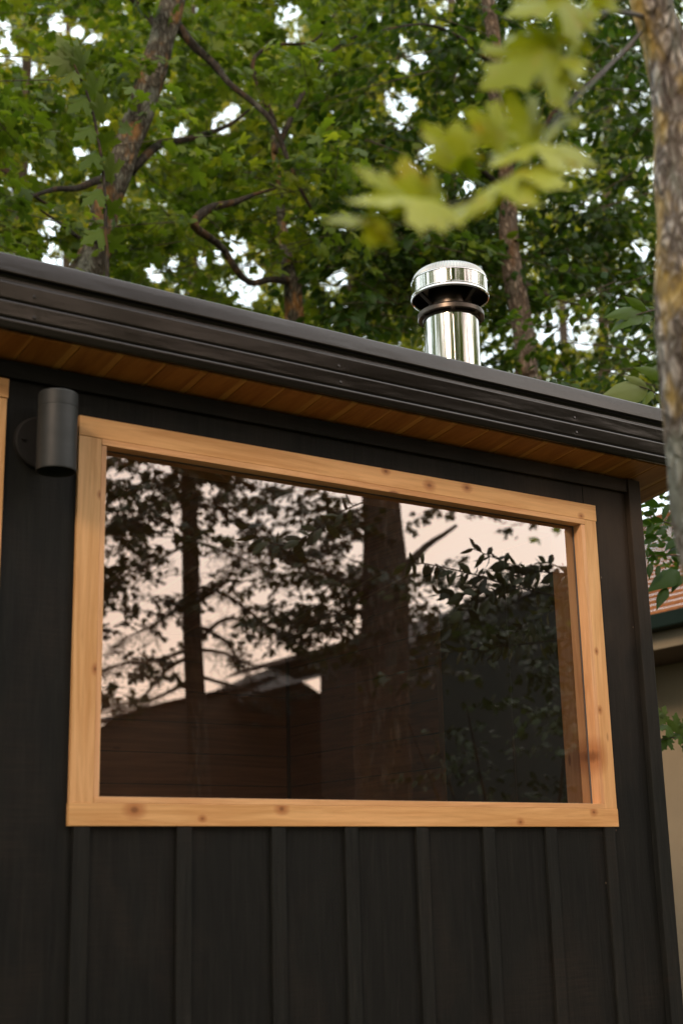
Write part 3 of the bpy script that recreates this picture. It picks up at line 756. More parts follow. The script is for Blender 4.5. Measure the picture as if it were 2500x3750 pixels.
# ---- tree A: leaning maple at left
tA = tag(empty('maple_tree', base_of(300, 1010, 4.3)), 'leaning maple with orange lichen on its grey bark, rising behind the left of the roof', 'tree')
YA = 4.3
A_tr = [(690,-420,YA,70),(655,-150,YA,82),(634,0,YA,92),(588,159,YA,90),(558,263,YA,104),(522,398,YA,100),(470,518,YA,94),(430,638,YA,98),(386,757,YA,100),(372,861,YA,106),(335,957,YA,112),(300,1030,YA,118),(262,1130,YA,120)]
trunk(tA, M['bark_a'], A_tr, 26, .14, 8, .05, drift=(-.5, 0))
limb(tA, M['branch'], [(640,80,YA,36),(717,175,YA-.1,32),(789,239,YA-.2,30),(837,303,YA-.3,24),(917,367,YA-.4,22),(996,446,YA-.5,21),(1044,558,YA-.5,18),(1100,693,YA-.5,14),(1180,830,YA-.5,8),(1260,930,YA-.5,4)])
limb(tA, M['branch'], [(480,630,YA,40),(520,585,YA,34),(590,526,YA+.2,30),(685,510,YA+.4,24),(830,462,YA+.6,16),(917,398,YA+.7,9)])
limb(tA, M['branch'], [(440,640,YA,34),(358,661,YA-.2,30),(280,690,YA-.3,24),(200,693,YA-.4,20),(90,730,YA-.5,10)])
limb(tA, M['branch'], [(385,850,YA,22),(330,890,YA-.2,20),(287,869,YA-.3,16),(215,813,YA-.4,12),(150,770,YA-.5,7)])
limb(tA, M['branch'], [(600,160,YA,30),(545,60,YA+.2,24),(430,-60,YA+.3,18),(330,-200,YA+.4,12)])
q1 = sprays(230, (-420, 1330), (-450, 1010), (4.15, 7.2), 30, size=.115, tint_mu=.45)
q2 = sprays(60, (-300, 1250), (820, 1180), (4.1, 6.2), 26, size=.105, tint_mu=.40)
q3 = sprays(42, (-400, 1250), (-350, 950), (3.1, 4.1), 22, size=.11, tint_mu=.42)
foliage('crown', M['maple'], tA, MAPLE_LO, [q1, q2, q3], 2, M['twig'])

# ---- thin sapling in front of the leaning maple
tE = tag(empty('maple_sapling', base_of(387, 1100, 2.95)), 'thin upright maple sapling with grey green leaves in front of the leaning trunk', 'sapling')
YE = 2.95
trunk(tE, M['branch'], [(262,215,YE,5),(283,262,YE,8),(319,340,YE,9),(345,430,YE,10),(362,520,YE,11),(378,620,YE,12),(386,740,YE,13),(388,860,YE,14),(392,1100,YE,16)], 6, .05, 9, .1, name='stem')
def man_leaf(base, tip, roll, size=None, tint=.5, Y2=None, mirror=False):
    """leaf from a pixel base (px,py,Y) to a pixel tip; roll turns its face away from the viewer"""
    fn = atr if mirror else at
    B = fn(*base); T_ = fn(tip[0], tip[1], base[2] if Y2 is None else Y2)
    a = T_-B; L = np.linalg.norm(a); a = a/L
    C_ = CAM.copy()
    if mirror: C_[1] = 2*GLASS_Y-CAM[1]
    v = C_-B; v = v - a*np.dot(v, a); v /= np.linalg.norm(v)
    s_ = np.cross(a, v); n_ = v*math.cos(roll)+s_*math.sin(roll)
    return B, a, n_, L if size is None else size, tint
def man_mesh(name, mat, parent, tm, leaves):
    P, A, Nn, S, T = [np.array([l[i] for l in leaves], float) for i in range(5)]
    return leaf_mesh(name, mat, P, A, Nn, S, T, tm, parent)
L_ = []
for (bx, by, tx, ty, ro, tn) in ((271,240,165,205,.5,.75),(271,236,215,120,.4,.7),(275,240,300,140,.7,.6),(280,250,345,190,.6,.5),(283,262,220,300,.9,.6),(320,345,400,290,.6,.5),(330,360,250,400,.7,.4),
        (345,420,430,380,.5,.55),(350,470,270,500,.8,.4),(362,520,450,530,.6,.5),(365,560,290,610,.8,.3),(378,640,470,600,.6,.6),(380,700,300,740,.8,.45),(386,760,470,790,.5,.5),(388,850,300,880,.7,.5),(389,880,470,930,.6,.45)):
    L_.append(man_leaf((bx, by, YE), (tx, ty), ro, tint=tn))
man_mesh('leaves', M['pale'], tE, MAPLE_HI, L_)

# ---- tree B: right hand tree behind the chimney
tB = tag(empty('elm_tree', base_of(1925, 1380, 3.6)), 'slender straight tree with brown bark just right of the steel chimney', 'tree')
YB = 3.6
B_tr = [(1770,-420,YB,40),(1782,-150,YB,46),(1786,0,YB,50),(1804,120,YB,50),(1816,239,YB,52),(1812,335,YB,54),(1838,478,YB,56),(1858,717,YB,60),(1860,837,YB,68),(1876,996,YB,72),(1896,1116,YB,76),(1918,1243,YB,80),(1930,1380,YB,84),(1945,1480,YB,88)]
trunk(tB, M['bark_b'], B_tr, 24, .10, 9, .05)
limb(tB, M['branch'], [(1852,640,YB,30),(1911,558,YB-.1,24),(1983,478,YB-.2,22),(2047,390,YB-.3,20),(2175,290,YB-.4,15),(2318,155,YB-.5,12),(2400,30,YB-.5,8)])
limb(tB, M['branch'], [(1890,1010,YB,26),(1925,1040,YB-.1,18),(1975,1068,YB-.2,13),(2060,1105,YB-.4,8),(2150,1120,YB-.5,5)])
limb(tB, M['branch'], [(1850,700,YB,26),(1760,620,YB,20),(1640,500,YB+.2,14),(1500,470,YB+.3,8)])
limb(tB, M['branch'], [(1815,250,YB,24),(1700,150,YB-.2,18),(1560,90,YB-.4,10),(1400,110,YB-.5,5)])
q1 = sprays(560, (1330, 2800), (-450, 1130), (3.62, 5.8), 34, size=.104, tint_mu=.36, side=.13)
q2 = sprays(110, (1180, 2300), (760, 1330), (3.65, 5.6), 30, size=.1, tint_mu=.3, side=.13)
q3 = sprays(90, (2000, 2800), (980, 1560), (1.9, 4.0), 30, size=.085, tint_mu=.28, side=.13)
q4 = sprays(45, (1400, 2700), (-350, 950), (2.4, 3.5), 24, size=.105, tint_mu=.3, side=.12)
foliage('crown', M['elm'], tB, OVATE, [q1, q2, q3, q4], 2, M['twig'])

# ---- tree C: crooked limb, mid distance
YC = 4.3
tC = tag(empty('oak_tree', base_of(1078, 1180, YC)), 'dark trunked tree with a crooked bare limb left of the chimney', 'tree')
trunk(tC, M['bark_a'], [(1000,500,YC+.5,22),(1020,700,YC+.45,28),(1040,880,YC+.3,38),(1060,1020,YC,54),(1078,1180,YC,74)], 18, .1, 6, .1)
limb(tC, M['branch'], [(1060,1030,YC,34),(985,1024,YC-.2,24),(917,1036,YC-.4,24),(862,985,YC-.5,26),(820,915,YC-.5,28),(760,865,YC-.6,30),(712,828,YC-.6,34),(735,785,YC-.6,34),(790,755,YC-.6,30),(860,741,YC-.6,24),(930,712,YC-.6,14),(1010,690,YC-.6,8)])
limb(tC, M['branch'], [(1010,560,YC,26),(1100,360,YC,18),(1196,203,YC,12),(1330,120,YC,7)])
limb(tC, M['branch'], [(1005,450,YC,24),(925,235,YC,16),(1012,167,YC,13),(1148,151,YC,10),(1228,48,YC,6)])
q = sprays(190, (640, 1750), (-350, 1080), (4.6, 8.5), 34, size=.12, tint_mu=.5)
qf = sprays(16, (960, 1110), (480, 980), (3.75, 4.15), 20, size=.11, tint_mu=.45)
foliage('crown', M['maple'], tC, MAPLE_LO, [q, qf], 2, M['twig'])
# left tree outside the frame reaching in
YD = 5.0
tD = tag(empty('maple_tree', base_of(-420, 1000, YD)), 'maple mostly beyond the left edge, one dark limb reaching into view', 'tree')
trunk(tD, M['bark_a'], [(-330,-300,YD,90),(-360,200,YD,105),(-380,600,YD,115),(-420,1000,YD,125)], 18)
limb(tD, M['branch'], [(-370,330,YD,50),(-160,480,YD-.2,36),(0,606,YD-.4,27),(60,655,YD-.5,24),(110,705,YD-.5,18),(190,760,YD-.5,8)])
q = sprays(55, (-500, 420), (-350, 1100), (5.5, 8.0), 32, size=.115, tint_mu=.55)
foliage('crown', M['maple'], tD, MAPLE_LO, [q], True, M['twig'])

# ---- background trees
bgdefs = [  # trunk px, py_low, Y, width, x-range, tint, mat, label
    ((120, 60), 1200, 12.5, 46, (-500, 520), .60, 'far', 'yellow green tree in the upper left with sky through its leaves'),
    ((690, 705), 1150, 15, 40, (250, 1000), .45, 'far', 'background tree seen behind the leaning trunk with a straight pale trunk'),
    ((1300, 1290), 1160, 13.5, 44, (820, 1500), .60, 'far', 'light green tree in the background above the middle of the roof'),
    ((1640, 1650), 1300, 12, 44, (1320, 2000), .45, 'far', 'background tree directly behind the chimney'),
    ((2230, 2210), 1400, 12.5, 44, (1900, 2900), .50, 'far', 'background tree between the slender trunk and the near lichen trunk'),
]
for i, ((xt, xb), yl, Y, wd, xr, tm_, mt, lab) in enumerate(bgdefs):
    t = tag(empty('broadleaf_tree', base_of(xb, yl, Y)), lab, 'tree', 'trees standing in the woods behind the roof')
    trunk(t, M['bark_d'], [(xt,-500,Y,wd*.55),(xt*.5+xb*.5+10,200,Y,wd*.8),(xb,yl,Y,wd)], 12, .06, 4, .4)
    limb(t, M['branch'], [(xb,700,Y,20),(xb+(160 if i % 2 else -160),520,Y,12),(xb+(320 if i % 2 else -320),440,Y,6)], seg=6, step=.3)
    limb(t, M['branch'], [(xb,350,Y,18),(xb-(180 if i % 2 else -180),200,Y,11),(xb-(300 if i % 2 else -300),150,Y,6)], seg=6, step=.3)
    q = sprays(int(190*(xr[1]-xr[0])/700), xr, (-450, 1180 if i < 3 else 1500), (Y-2.5, Y+2.5), 42, (.8, 1.5), .15, tint_mu=tm_, tilt=.6, side=.28)
    foliage('crown', M[mt], t, MAPLE_LO if i % 2 == 0 else OVATE, [q], True)
fars = [((705, 700), 24, 30, (420, 1000), 'tall bare trunked pine far behind the leaning maple'), ((765, 772), 26, 30, (500, 1300), 'second far pine, its pale trunk beside the crooked limb'),
        ((1400, 1395), 22, 30, (1050, 1750), 'far tree with a reddish trunk left of the chimney'), ((250, 240), 25, 34, (-600, 500), 'far pale tree low behind the left end of the roof'),
        ((2050, 2060), 24, 34, (1650, 2900), 'far tree low behind the right end of the roof')]
for i, ((xt, xb), Y, wd, xr, lab) in enumerate(fars):
    t = tag(empty('distant_tree', base_of(xb, 1180, Y)), lab, 'tree', 'far trees at the back of the woods')
    trunk(t, M['bark_d'], [(xt,-300,Y,wd*.5),(xt,500,Y,wd*.8),(xb,1180,Y,wd)], 10, .05, 3, .8)
    q = sprays(int(130*(xr[1]-xr[0])/700), xr, (-300, 1250 if i != 4 else 1500), (Y-3, Y+3), 44, (1.4, 2.6), .24, tint_mu=.5, tilt=.7, side=.5, droop=.4)
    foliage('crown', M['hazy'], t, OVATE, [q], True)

# ---- elm sprays at the right, close behind the cabin corner
YS = .55
tS = tag(empty('young_elm', base_of(2560, 1500, YS)), 'young elm with pale toothed leaves beside the right end of the roof', 'sapling')
trunk(tS, M['branch'], [(2570,700,YS,14),(2555,1000,YS,20),(2560,1300,YS,26),(2590,1800,YS,32),(2600,2400,YS,40)], 8, .08, 9, .1, name='stem')
b = MB()
for pts in ([(2560,1150,YS,9),(2440,1130,YS,7),(2365,1142,YS,5),(2320,1155,YS,3)], [(2565,1480,YS,9),(2440,1460,YS,7),(2385,1430,YS,5),(2340,1415,YS,3)],
            [(2590,1900,YS+.3,9),(2480,1920,YS+.3,7),(2400,1900,YS+.3,5),(2360,1880,YS+.3,3)], [(2590,2040,YS+.3,9),(2470,2035,YS+.3,6),(2370,2035,YS+.3,4)]):
    b = MB(); px_tube(b, pts, 6, 0, 5, .05); b.build('twig', M['twig'], tS)
L_ = []
for (bx, by, tx, ty, ro, tn) in ((2365,1142,2290,1082,.35,.28),(2360,1146,2225,1140,.75,.25),(2350,1150,2232,1192,.95,.22),(2375,1148,2298,1204,1.0,.2),(2400,1132,2372,1120,.8,.3),(2420,1130,2440,1080,.5,.3),(2410,1140,2440,1200,.7,.2),
        (2375,1425,2216,1434,.45,.85),(2370,1424,2290,1370,.55,.8),(2420,1380,2330,1338,.6,.45),(2385,1430,2345,1490,.7,.6),(2395,1432,2385,1410,.6,.9),(2400,1440,2425,1490,.4,.8),(2440,1455,2500,1410,.6,.5),(2430,1350,2500,1300,.6,.4)):
    L_.append(man_leaf((bx, by, YS), (tx, ty), ro, tint=tn))
man_mesh('leaves', M['pale'], tS, MIDLEAF, L_)
L_ = []
rr = random.Random(4)
for (bx, by, tx, ty, ro, tn) in ((2360,1830,2425,1870,.3,.25),(2355,1880,2405,1890,.5,.2),(2440,1850,2420,1905,.6,.3),(2380,1900,2440,1925,.7,.7),(2385,1915,2362,1965,.7,.4),(2440,1940,2395,1955,.5,.35),(2360,1960,2420,1985,.6,.2),
        (2370,2010,2400,2060,.4,.3),(2395,2025,2455,2045,.9,.3),(2370,2015,2365,2045,.4,.3),(2460,2040,2485,2070,.5,.2),(2380,2060,2372,2120,.3,.15),(2410,2070,2400,2115,.3,.2),(2490,2090,2375,2150,.5,.45),(2440,2150,2400,2225,.4,.4),
        (2500,2105,2452,2160,.5,.4),(2480,1970,2430,2010,.5,.3),(2480,1900,2500,1960,.5,.3),(2500,2010,2440,2020,.6,.3),(2350,1905,2390,1935,.6,.3),(2470,1880,2440,1910,.4,.5),(2400,1960,2350,1990,.5,.25)):
    L_.append(man_leaf((bx, by, YS+.3), (tx, ty), ro*rr.uniform(.7, 1.3), tint=tn*.5))
for k in range(300):
    bx = rr.uniform(2350, 2640); by = rr.uniform(1740, 2090); an = rr.uniform(0, 6.28)
    L_.append(man_leaf((bx, by, YS+.3+rr.uniform(.1, .9)), (bx+40*math.cos(an), by+40*abs(math.sin(an))*.9-10), rr.uniform(-1.2, 1.2), tint=rr.uniform(0, .8)))
man_mesh('shaded_leaves', M['elm'], tS, MIDLEAF, L_)

YM = 1.0
tM = tag(empty('maple_sapling', base_of(2600, 2700, YM)), 'low maple shoot with lobed green leaves against the beige wall', 'sapling')
trunk(tM, M['branch'], [(2590,2400,YM,10),(2600,2600,YM,14),(2605,2800,YM,18)], 8, .05, 9, .1, name='stem')
b = MB(); px_tube(b, [(2600,2720,YM,8),(2510,2705,YM,5),(2465,2700,YM,4),(2410,2712,YM,3)], 6, 0, 5, .05); b.build('twig', M['twig'], tM)
L_ = [man_leaf((bx, by, YM), (tx, ty), ro, size=sz, tint=tn) for (bx, by, tx, ty, ro, sz, tn) in
      ((2405,2650,2402,2568,.5,.11,.75),(2420,2640,2436,2598,.5,.10,.7),(2458,2668,2395,2655,1.0,.12,.45),(2448,2700,2420,2740,.25,.10,.25),(2470,2680,2480,2610,.5,.11,.55),(2490,2690,2520,2630,.6,.12,.6),(2500,2700,2440,2690,.9,.10,.4),(2530,2700,2510,2730,.4,.1,.3))]
man_mesh('leaves', M['pale'], tM, MAPLE_HI, L_)

# ---- foreground lichen trunk with the yellow green maple branch
YF = -1.95
def fd(px):  # near trunk plane
    return YF
tF = tag(empty('lichen_tree', base_of(2560, 2100, YF)), 'near blurred tree at the right edge with orange lichen and yellow green maple leaves', 'tree')
F_tr = [(2330,-500,YF,150),(2350,-250,YF,150),(2380,0,YF,146),(2432,180,YF,148),(2466,420,YF,158),(2484,700,YF,172),(2488,1000,YF,180),(2492,1250,YF,186),(2512,1450,YF,184),(2532,1620,YF,180),(2545,1850,YF,184),(2578,2030,YF,184),(2620,2250,YF,190),(2660,2700,YF,200)]
trunk(tF, M['bark_f'], F_tr, 40, .17, 16, .018)
YL = -2.55
bp = [(2345,120,YF,14),(2250,220,-2.1,12),(2140,330,-2.3,11),(2045,420,-2.4,10),(1960,560,-2.48,10),(1852,670,-2.5,10),(1680,746,YL,13),(1533,772,YL,12),(1418,848,YL,9)]
limb(tF, M['twig'], bp, seg=8, lump=.05, step=.04)
limb(tF, M['twig_red'], [(1533,772,YL,11),(1470,810,YL,10),(1424,840,YL,8)], seg=8, lump=.05, step=.04)
limb(tF, M['twig'], [(2350,60,YF,20),(2250,40,-2.2,14),(2130,70,-2.45,10),(2050,140,YL,7)], seg=8, lump=.05, step=.04)
L_ = []
for (bx, by, tx, ty, ro, sz, tn, dy) in (
    (1425,838,1205,768,1.3,0,.5,0), (1428,834,1345,770,1.25,0,.75,-.02), (1420,836,1390,778,1.0,0,.6,0),
    (1480,745,1320,590,.98,0,.55,0), (1510,752,1490,552,.35,0,.6,.02), (1590,742,1600,610,.8,0,.45,.01), 
    (1600,760,1300,680,1.4,0,.95,-.03), (1650,752,1380,712,1.36,0,.8,-.02),
    (1690,580,1560,440,.65,0,.55,.03), (1700,560,1680,430,.45,0,.6,0), (1650,590,1555,470,.95,0,.65,.02), (1700,545,1735,660,.35,0,.02,.05), (1660,560,1700,650,.6,0,.08,.06),
    (1800,530,1845,350,.4,0,.5,0), (1900,515,2000,350,.6,0,.55,.02), (1840,525,1770,415,.7,0,.62,0), (1950,500,1940,375,.5,0,.45,.03), (1760,530,1745,450,.8,0,.6,.01),
    (2040,530,1800,552,1.36,0,.85,-.02), (2130,545,1900,525,1.38,0,.7,-.02), (1980,590,1720,730,1.36,0,.85,-.02), (1900,650,1640,760,1.36,0,.75,-.02),
    (2075,420,1990,500,1.2,0,.55,.02),
    (2060,195,1790,262,.85,0,.4,0), (2060,175,1880,150,.6,0,.45,.02), (2080,160,2120,45,.55,0,.65,0), (2090,200,1960,280,1.15,0,.65,0), (2110,150,2085,250,.8,0,.5,.02),
    (2130,20,1880,0,1.2,0,.5,0), (2150,30,2060,70,1.0,0,.45,.02), (2170,20,2260,-30,.8,0,.55,0), (2100,-30,1950,-110,.7,0,.55,0), (2200,-20,2130,80,.9,0,.4,0), (2010,118,1850,125,1.36,0,.25,.05)):
    L_.append(man_leaf((bx, by, YL+dy), (tx, ty), ro, tint=tn))
man_mesh('leaves', M['near'], tF, MAPLE_HI, L_)

# ---- neighbour's house at the right
hs = tag(empty('neighbour_house', (8.6, 3.0, 0)), 'beige house at the right edge under a needle strewn shingle roof', 'house')
EX, EZ = 7.0, 3.21       # eave line along Y
beige = plain('beige_stucco', (.30, .235, .15), .85, .12, 3, bump=.15)
b = MB(); b.box(7.62, 15, 1.2, 12, 0, 3.085); b.build('wall', beige, hs)
m, nt, nd, lk = new_mat('needle_strewn_shingles')
v = coords(nt, (1, 1, 1), False)
br = N(nt, 'ShaderNodeTexBrick'); br.inputs['Scale'].default_value = 1.0; br.inputs['Brick Width'].default_value = .30; br.inputs['Row Height'].default_value = .2
br.inputs['Mortar Size'].default_value = .012; br.inputs['Color1'].default_value = (.055, .042, .03, 1); br.inputs['Color2'].default_value = (.09, .07, .05, 1); br.inputs['Mortar'].default_value = (.03, .025, .02, 1)
mp = N(nt, 'ShaderNodeMapping'); mp.inputs['Rotation'].default_value = (0, 0, R(90)); lk.new(v, mp.inputs[0]); lk.new(mp.outputs[0], br.inputs['Vector'])
ns = noise_n(nt, v, 1.5, 6, .65, .3); nf = noise_n(nt, v, 38, 4, .7)
k = ramp(nt, [(.30, (0, 0, 0)), (.46, (1, 1, 1))], ns).outputs[0]
kk = math_n(nt, 'MULTIPLY', k, ramp(nt, [(.35, (.3, .3, .3)), (.6, (1, 1, 1))], nf).outputs[0])
c = mixc(nt, br.outputs[0], (.42, .165, .055), kk)
finish(nt, c, .9, nf, .8, .02, spec=.15)
b = MB(); rs = .46; n_row = 32
for r_ in range(n_row):      # stepped courses
    x0 = EX-.03+r_*.2; x1 = x0+.206; z0 = EZ+.09+(x0-EX)*rs; 
    b.add([(x0,1,z0),(x0,13,z0),(x1+.02,13,z0+(x1-x0)*rs-.022),(x1+.02,1,z0+(x1-x0)*rs-.022),(x0,1,z0-.024),(x0,13,z0-.024)], [(0,3,2,1),(0,1,5,4)])
b.build('roof', m, hs)
b = MB(); b.box(EX-.14, EX-.02, 1, 13, EZ-.02, EZ+.085, .012); b.build('gutter', plain('dark_green_gutter', (.006, .014, .009), .6, spec=.1), hs)
b = MB(); b.box(EX-.018, EX+.01, 1, 13, EZ-.135, EZ+.06, .004); b.build('fascia', plain('khaki_fascia', (.24, .19, .12), .7, .1), hs)
b = MB(); b.box(EX+.012, 7.618, 1, 13, EZ-.13, EZ-.11); b.build('soffit', plain('brown_soffit', (.07, .045, .03), .8), hs)

# ------------------------------------------------------------------ the place in front of the cabin (seen in the window)
dkbark = M['bark_k']
# conifer trunk at the left of the pane
DK = 10.0
tK = tag(empty('conifer_tree', base_of(705, 2600, DK, True)), 'dark conifer with drooping needled limbs mirrored in the left half of the window', 'tree')
trunk(tK, dkbark, [(668,1200,DK,52),(690,1750,DK,58),(697,2000,DK,62),(704,2300,DK,70),(718,2600,DK,76),(735,3000,DK,84)], 16, .05, 4, .2, mirror=True)
LIMBS = [[(740,2190,18),(830,2130,14),(860,2060,10),(900,2020,5)], [(740,2150,18),(830,2180,14),(1000,2310,12),(1120,2420,9),(1210,2470,5)], [(745,2330,18),(830,2265,13),(960,2290,11),(1060,2330,8),(1160,2410,5)],
         [(745,2300,18),(830,2350,12),(880,2430,9),(950,2530,5)], [(745,2380,16),(820,2390,12),(940,2440,8),(1060,2450,4)], [(680,2410,16),(600,2460,13),(520,2560,9),(440,2600,5)], [(680,2380,16),(560,2420,12),(450,2430,8),(350,2460,4)],
         [(670,2210,16),(560,2290,10),(470,2330,7),(400,2380,4)], [(680,2500,16),(560,2560,10),(430,2580,6),(360,2600,4)], [(745,2480,16),(850,2510,11),(980,2540,7),(1090,2530,4)], [(670,2000,14),(560,2060,10),(470,2100,6),(390,2160,4)],
         [(740,1990,14),(850,2030,10),(960,2080,6),(1060,2140,4)], [(735,1850,13),(840,1880,9),(960,1960,5)], [(665,1830,13),(540,1880,9),(430,1950,5)]]
ndl = []
for lb in LIMBS:
    dy = rnd.uniform(-1.2, 1.2)
    pts = [(x, y, DK+dy*i/3, w_) for i, (x, y, w_) in enumerate(lb)]
    limb(tK, dkbark, pts, True, seg=6, lump=.05, step=.2)
    V3 = [atr(x, y, Y) for (x, y, Y, _) in pts]
    for i in range(len(V3)-1):
        for s_ in range(9):
            t = rnd.random(); p = V3[i]*(1-t)+V3[i+1]*t
            if i == 0 and t < .5 and rnd.random() < .6: continue
            d = (V3[i+1]-V3[i]); d = d/np.linalg.norm(d)
            sd_ = np.array([rnd.uniform(-1, 1), rnd.uniform(-1, 1), rnd.uniform(-.6, .1)]); sd_ = d*.7+sd_*.7; sd_ /= np.linalg.norm(sd_)
            Lx = rnd.uniform(.15, .5)
            for q_ in range(26):
                u = rnd.random(); a_ = sd_*.5+np.array([rnd.gauss(0, .6), rnd.gauss(0, .6), rnd.gauss(0, .5)-.15])
                ndl.append((p+sd_*Lx*u, a_, np.array([rnd.gauss(0, 1), rnd.gauss(0, 1), 1.0]), rnd.uniform(.07, .13), rnd.random()))
P, A, Nn, S, T = [np.array([l[i] for l in ndl], float) for i in range(5)]
NEEDLE = (np.array([(0,0,0),(.035,.5,0),(0,1,0),(-.035,.5,0)], float), np.array([(0,1,2),(0,2,3)]))
leaf_mesh('needles', M['needle'], P, A, Nn, S, T, NEEDLE, tK)

# big trunk in the middle of the pane
DT = 8.5
tT = tag(empty('oak_tree', base_of(1400, 2400, DT, True)), 'broad dark trunk mirrored in the middle of the window', 'tree')
trunk(tT, dkbark, [(1375,1200,DT,130),(1390,1750,DT,135),(1402,1950,DT,146),(1412,2150,DT,176),(1406,2300,DT,182),(1400,2450,DT,192),(1398,2700,DT,205)], 30, .06, 4, .12, mirror=True, spread=1.1)
limb(tT, dkbark, [(1480,2080,DT,40),(1560,2000,DT,24),(1620,1960,DT,18),(1670,1925,DT,12)], True, step=.15)
limb(tT, dkbark, [(1350,2180,DT,40),(1200,2100,DT,20),(1050,2060,DT,10)], True, step=.15)
# leafy masses
def refl_f(n, rx, ry, D, leaves=30, size=.11, **kw):
    return sprays(n, rx, ry, D, leaves, size=size, mirror=True, cluster=.3, **kw)
parts = [refl_f(60, (330, 700), (1500, 2080), (8, 11)), refl_f(26, (330, 620), (2050, 2560), (9, 11), 22), refl_f(52, (700, 1330), (1480, 1890), (8, 11)), refl_f(40, (1040, 1350), (1850, 2330), (8, 10.5), 26),
         refl_f(20, (760, 1200), (1980, 2260), (9, 11), 18), refl_f(16, (1440, 1640), (2090, 2480), (8, 10), 24), refl_f(5, (1560, 1720), (1800, 1850), (8, 9), 20), refl_f(4, (1930, 2060), (1860, 1900), (8, 9), 18),
         refl_f(12, (1100, 1350), (2180, 2420), (8, 10), 24), refl_f(26, (1500, 2150), (2110, 2330), (6.5, 9), 24), refl_f(120, (250, 1450), (500, 1400), (8, 11.5)), refl_f(60, (1450, 2500), (300, 1150), (8, 11.5))]
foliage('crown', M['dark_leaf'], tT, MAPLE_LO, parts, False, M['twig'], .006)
# elm branches hanging in front of the window: their reflection shows sharp leaves
DE = 1.75
tR = tag(empty('young_elm', base_of(2600, 2300, 2.4, True)), 'leafy sprays with pointed leaves mirrored sharply in the right half of the window', 'sapling')
trunk(tR, M['branch'], [(2700,1300,2.4,30),(2650,1800,2.4,36),(2620,2300,2.4,42),(2620,2800,2.4,48)], 10, .06, 5, .1, mirror=True, name='stem')
EB = [[(2640,2250,2.4,7),(2250,2180,2.0,6),(2000,2060,1.8,5),(1900,2120,1.8,4),(1780,2170,1.8,3),(1600,2180,1.8,2)], [(2640,2290,2.4,10),(2300,2210,2.0,8),(2080,2190,1.8,7),(1850,2140,1.8,6),(1740,2105,1.8,6),(1560,2065,1.8,5),(1480,2060,1.8,3)], [(2640,2190,2.4,9),(2300,2120,2.0,7),(2060,2100,1.8,6),(1950,2090,1.8,5),(1850,2060,1.8,4),(1730,2010,1.8,3)],
      [(2640,2400,2.4,9),(2200,2340,2.0,7),(1900,2360,1.8,5),(1700,2380,1.8,4),(1560,2400,1.8,3)], [(2640,1600,2.6,10),(1900,1650,2.4,8),(1300,1850,2.2,6),(1130,1960,2.1,4),(1050,2000,2.1,4),(950,1970,2.1,3),(900,1920,2.1,2)],
      [(1850,2140,1.8,4),(1700,2240,1.8,4),(1620,2330,1.8,2)], [(2080,2190,1.8,4),(1900,2300,1.8,4),(1780,2420,1.8,2)]]
L_ = []
for bi, pts in enumerate(EB):
    b = MB(); px_tube(b, pts, 5, 0, 5, .06, True); b.build('branch', M['branch'], tR)
    for i in range(len(pts)-1):
        x0, y0, Y0, _ = pts[i]; x1, y1, Y1, _ = pts[i+1]
        if x0 > 2300 and bi < 4: x0, y0, Y0 = x0*.3+x1*.7, y0*.3+y1*.7, Y0*.3+Y1*.7
        if bi == 4 and x0 > 1300: continue
        nl = max(2, int(math.hypot(x1-x0, y1-y0)/(11 if bi != 4 else 15)))
        for k in range(nl):
            t = (k+rnd.random())/nl; bx, by, Y = x0+(x1-x0)*t, y0+(y1-y0)*t, Y0+(Y1-Y0)*t
            an = math.atan2(y1-y0, x1-x0)+rnd.choice((-1, 1))*rnd.uniform(.2, 1.9); l = rnd.uniform(34, 64)*(1.25 if bi == 4 else 1)
            L_.append(man_leaf((bx, by, Y), (bx+l*math.cos(an), by+l*math.sin(an)+12), rnd.uniform(-1.5, 1.5), tint=rnd.random(), Y2=Y+rnd.uniform(-.06, .06), mirror=True))
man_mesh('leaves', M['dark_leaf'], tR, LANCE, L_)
# bushes low right of the reflection
tU = tag(empty('bush', base_of(1900, 2900, 5.5, True)), 'dark green bush mirrored in the lower right of the window', 'bush')
b = MB()
for k in range(7):
    P0 = np.array(base_of(1900, 2900, 5.5, True)); an = k*.9
    b = MB(); b.tube([(Vector(P0), .03), (Vector(P0+np.array([.5*math.cos(an), .5*math.sin(an), 1.6])), .018), (Vector(P0+np.array([1.0*math.cos(an), 1.0*math.sin(an), 3.0])), .008)], 6)
    b.build('stem', M['branch'], tU)
foliage('leaves', leaf_mat('bush_leaves', (.014, .026, .008), (.026, .046, .012), (.05, .08, .02), trans=.2), tU, OVATE, [refl_f(70, (1620, 2250), (2240, 3300), (4.6, 7.0), 40, .09)], False)
# houses opposite, mirrored as dark gables
def gable(name, label, pts, D, back, wall_c, roof_c):
    """pts: ridge/eave outline (px, py) left to right at distance D"""
    V_ = [atr(x, y, D) for x, y in pts]
    h = tag(empty(name, (float(V_[0][0]+V_[-1][0])/2, -D, 0)), label, 'house')
    b = MB(); n = len(V_); vs = [tuple(v) for v in V_] + [(v[0], -D-back, v[2]) for v in V_]
    b.add(vs, [(i, i+1, n+i+1, n+i) for i in range(n-1)])
    b.build('roof', roof_c, h)
    b = MB(); lowz = 0.0
    vs = [(v[0], -D-.15, v[2]-.06) for v in V_] + [(v[0], -D-.15, lowz) for v in V_]
    b.add(vs, [(i, n+i, n+i+1, i+1) for i in range(n-1)])
    b.build('wall', wall_c, h)
    return h
dk = plain('weathered_brown_siding', (.085, .048, .028), .8); dr = plain('dark_shingles', (.03, .021, .016), .9, spec=.05)
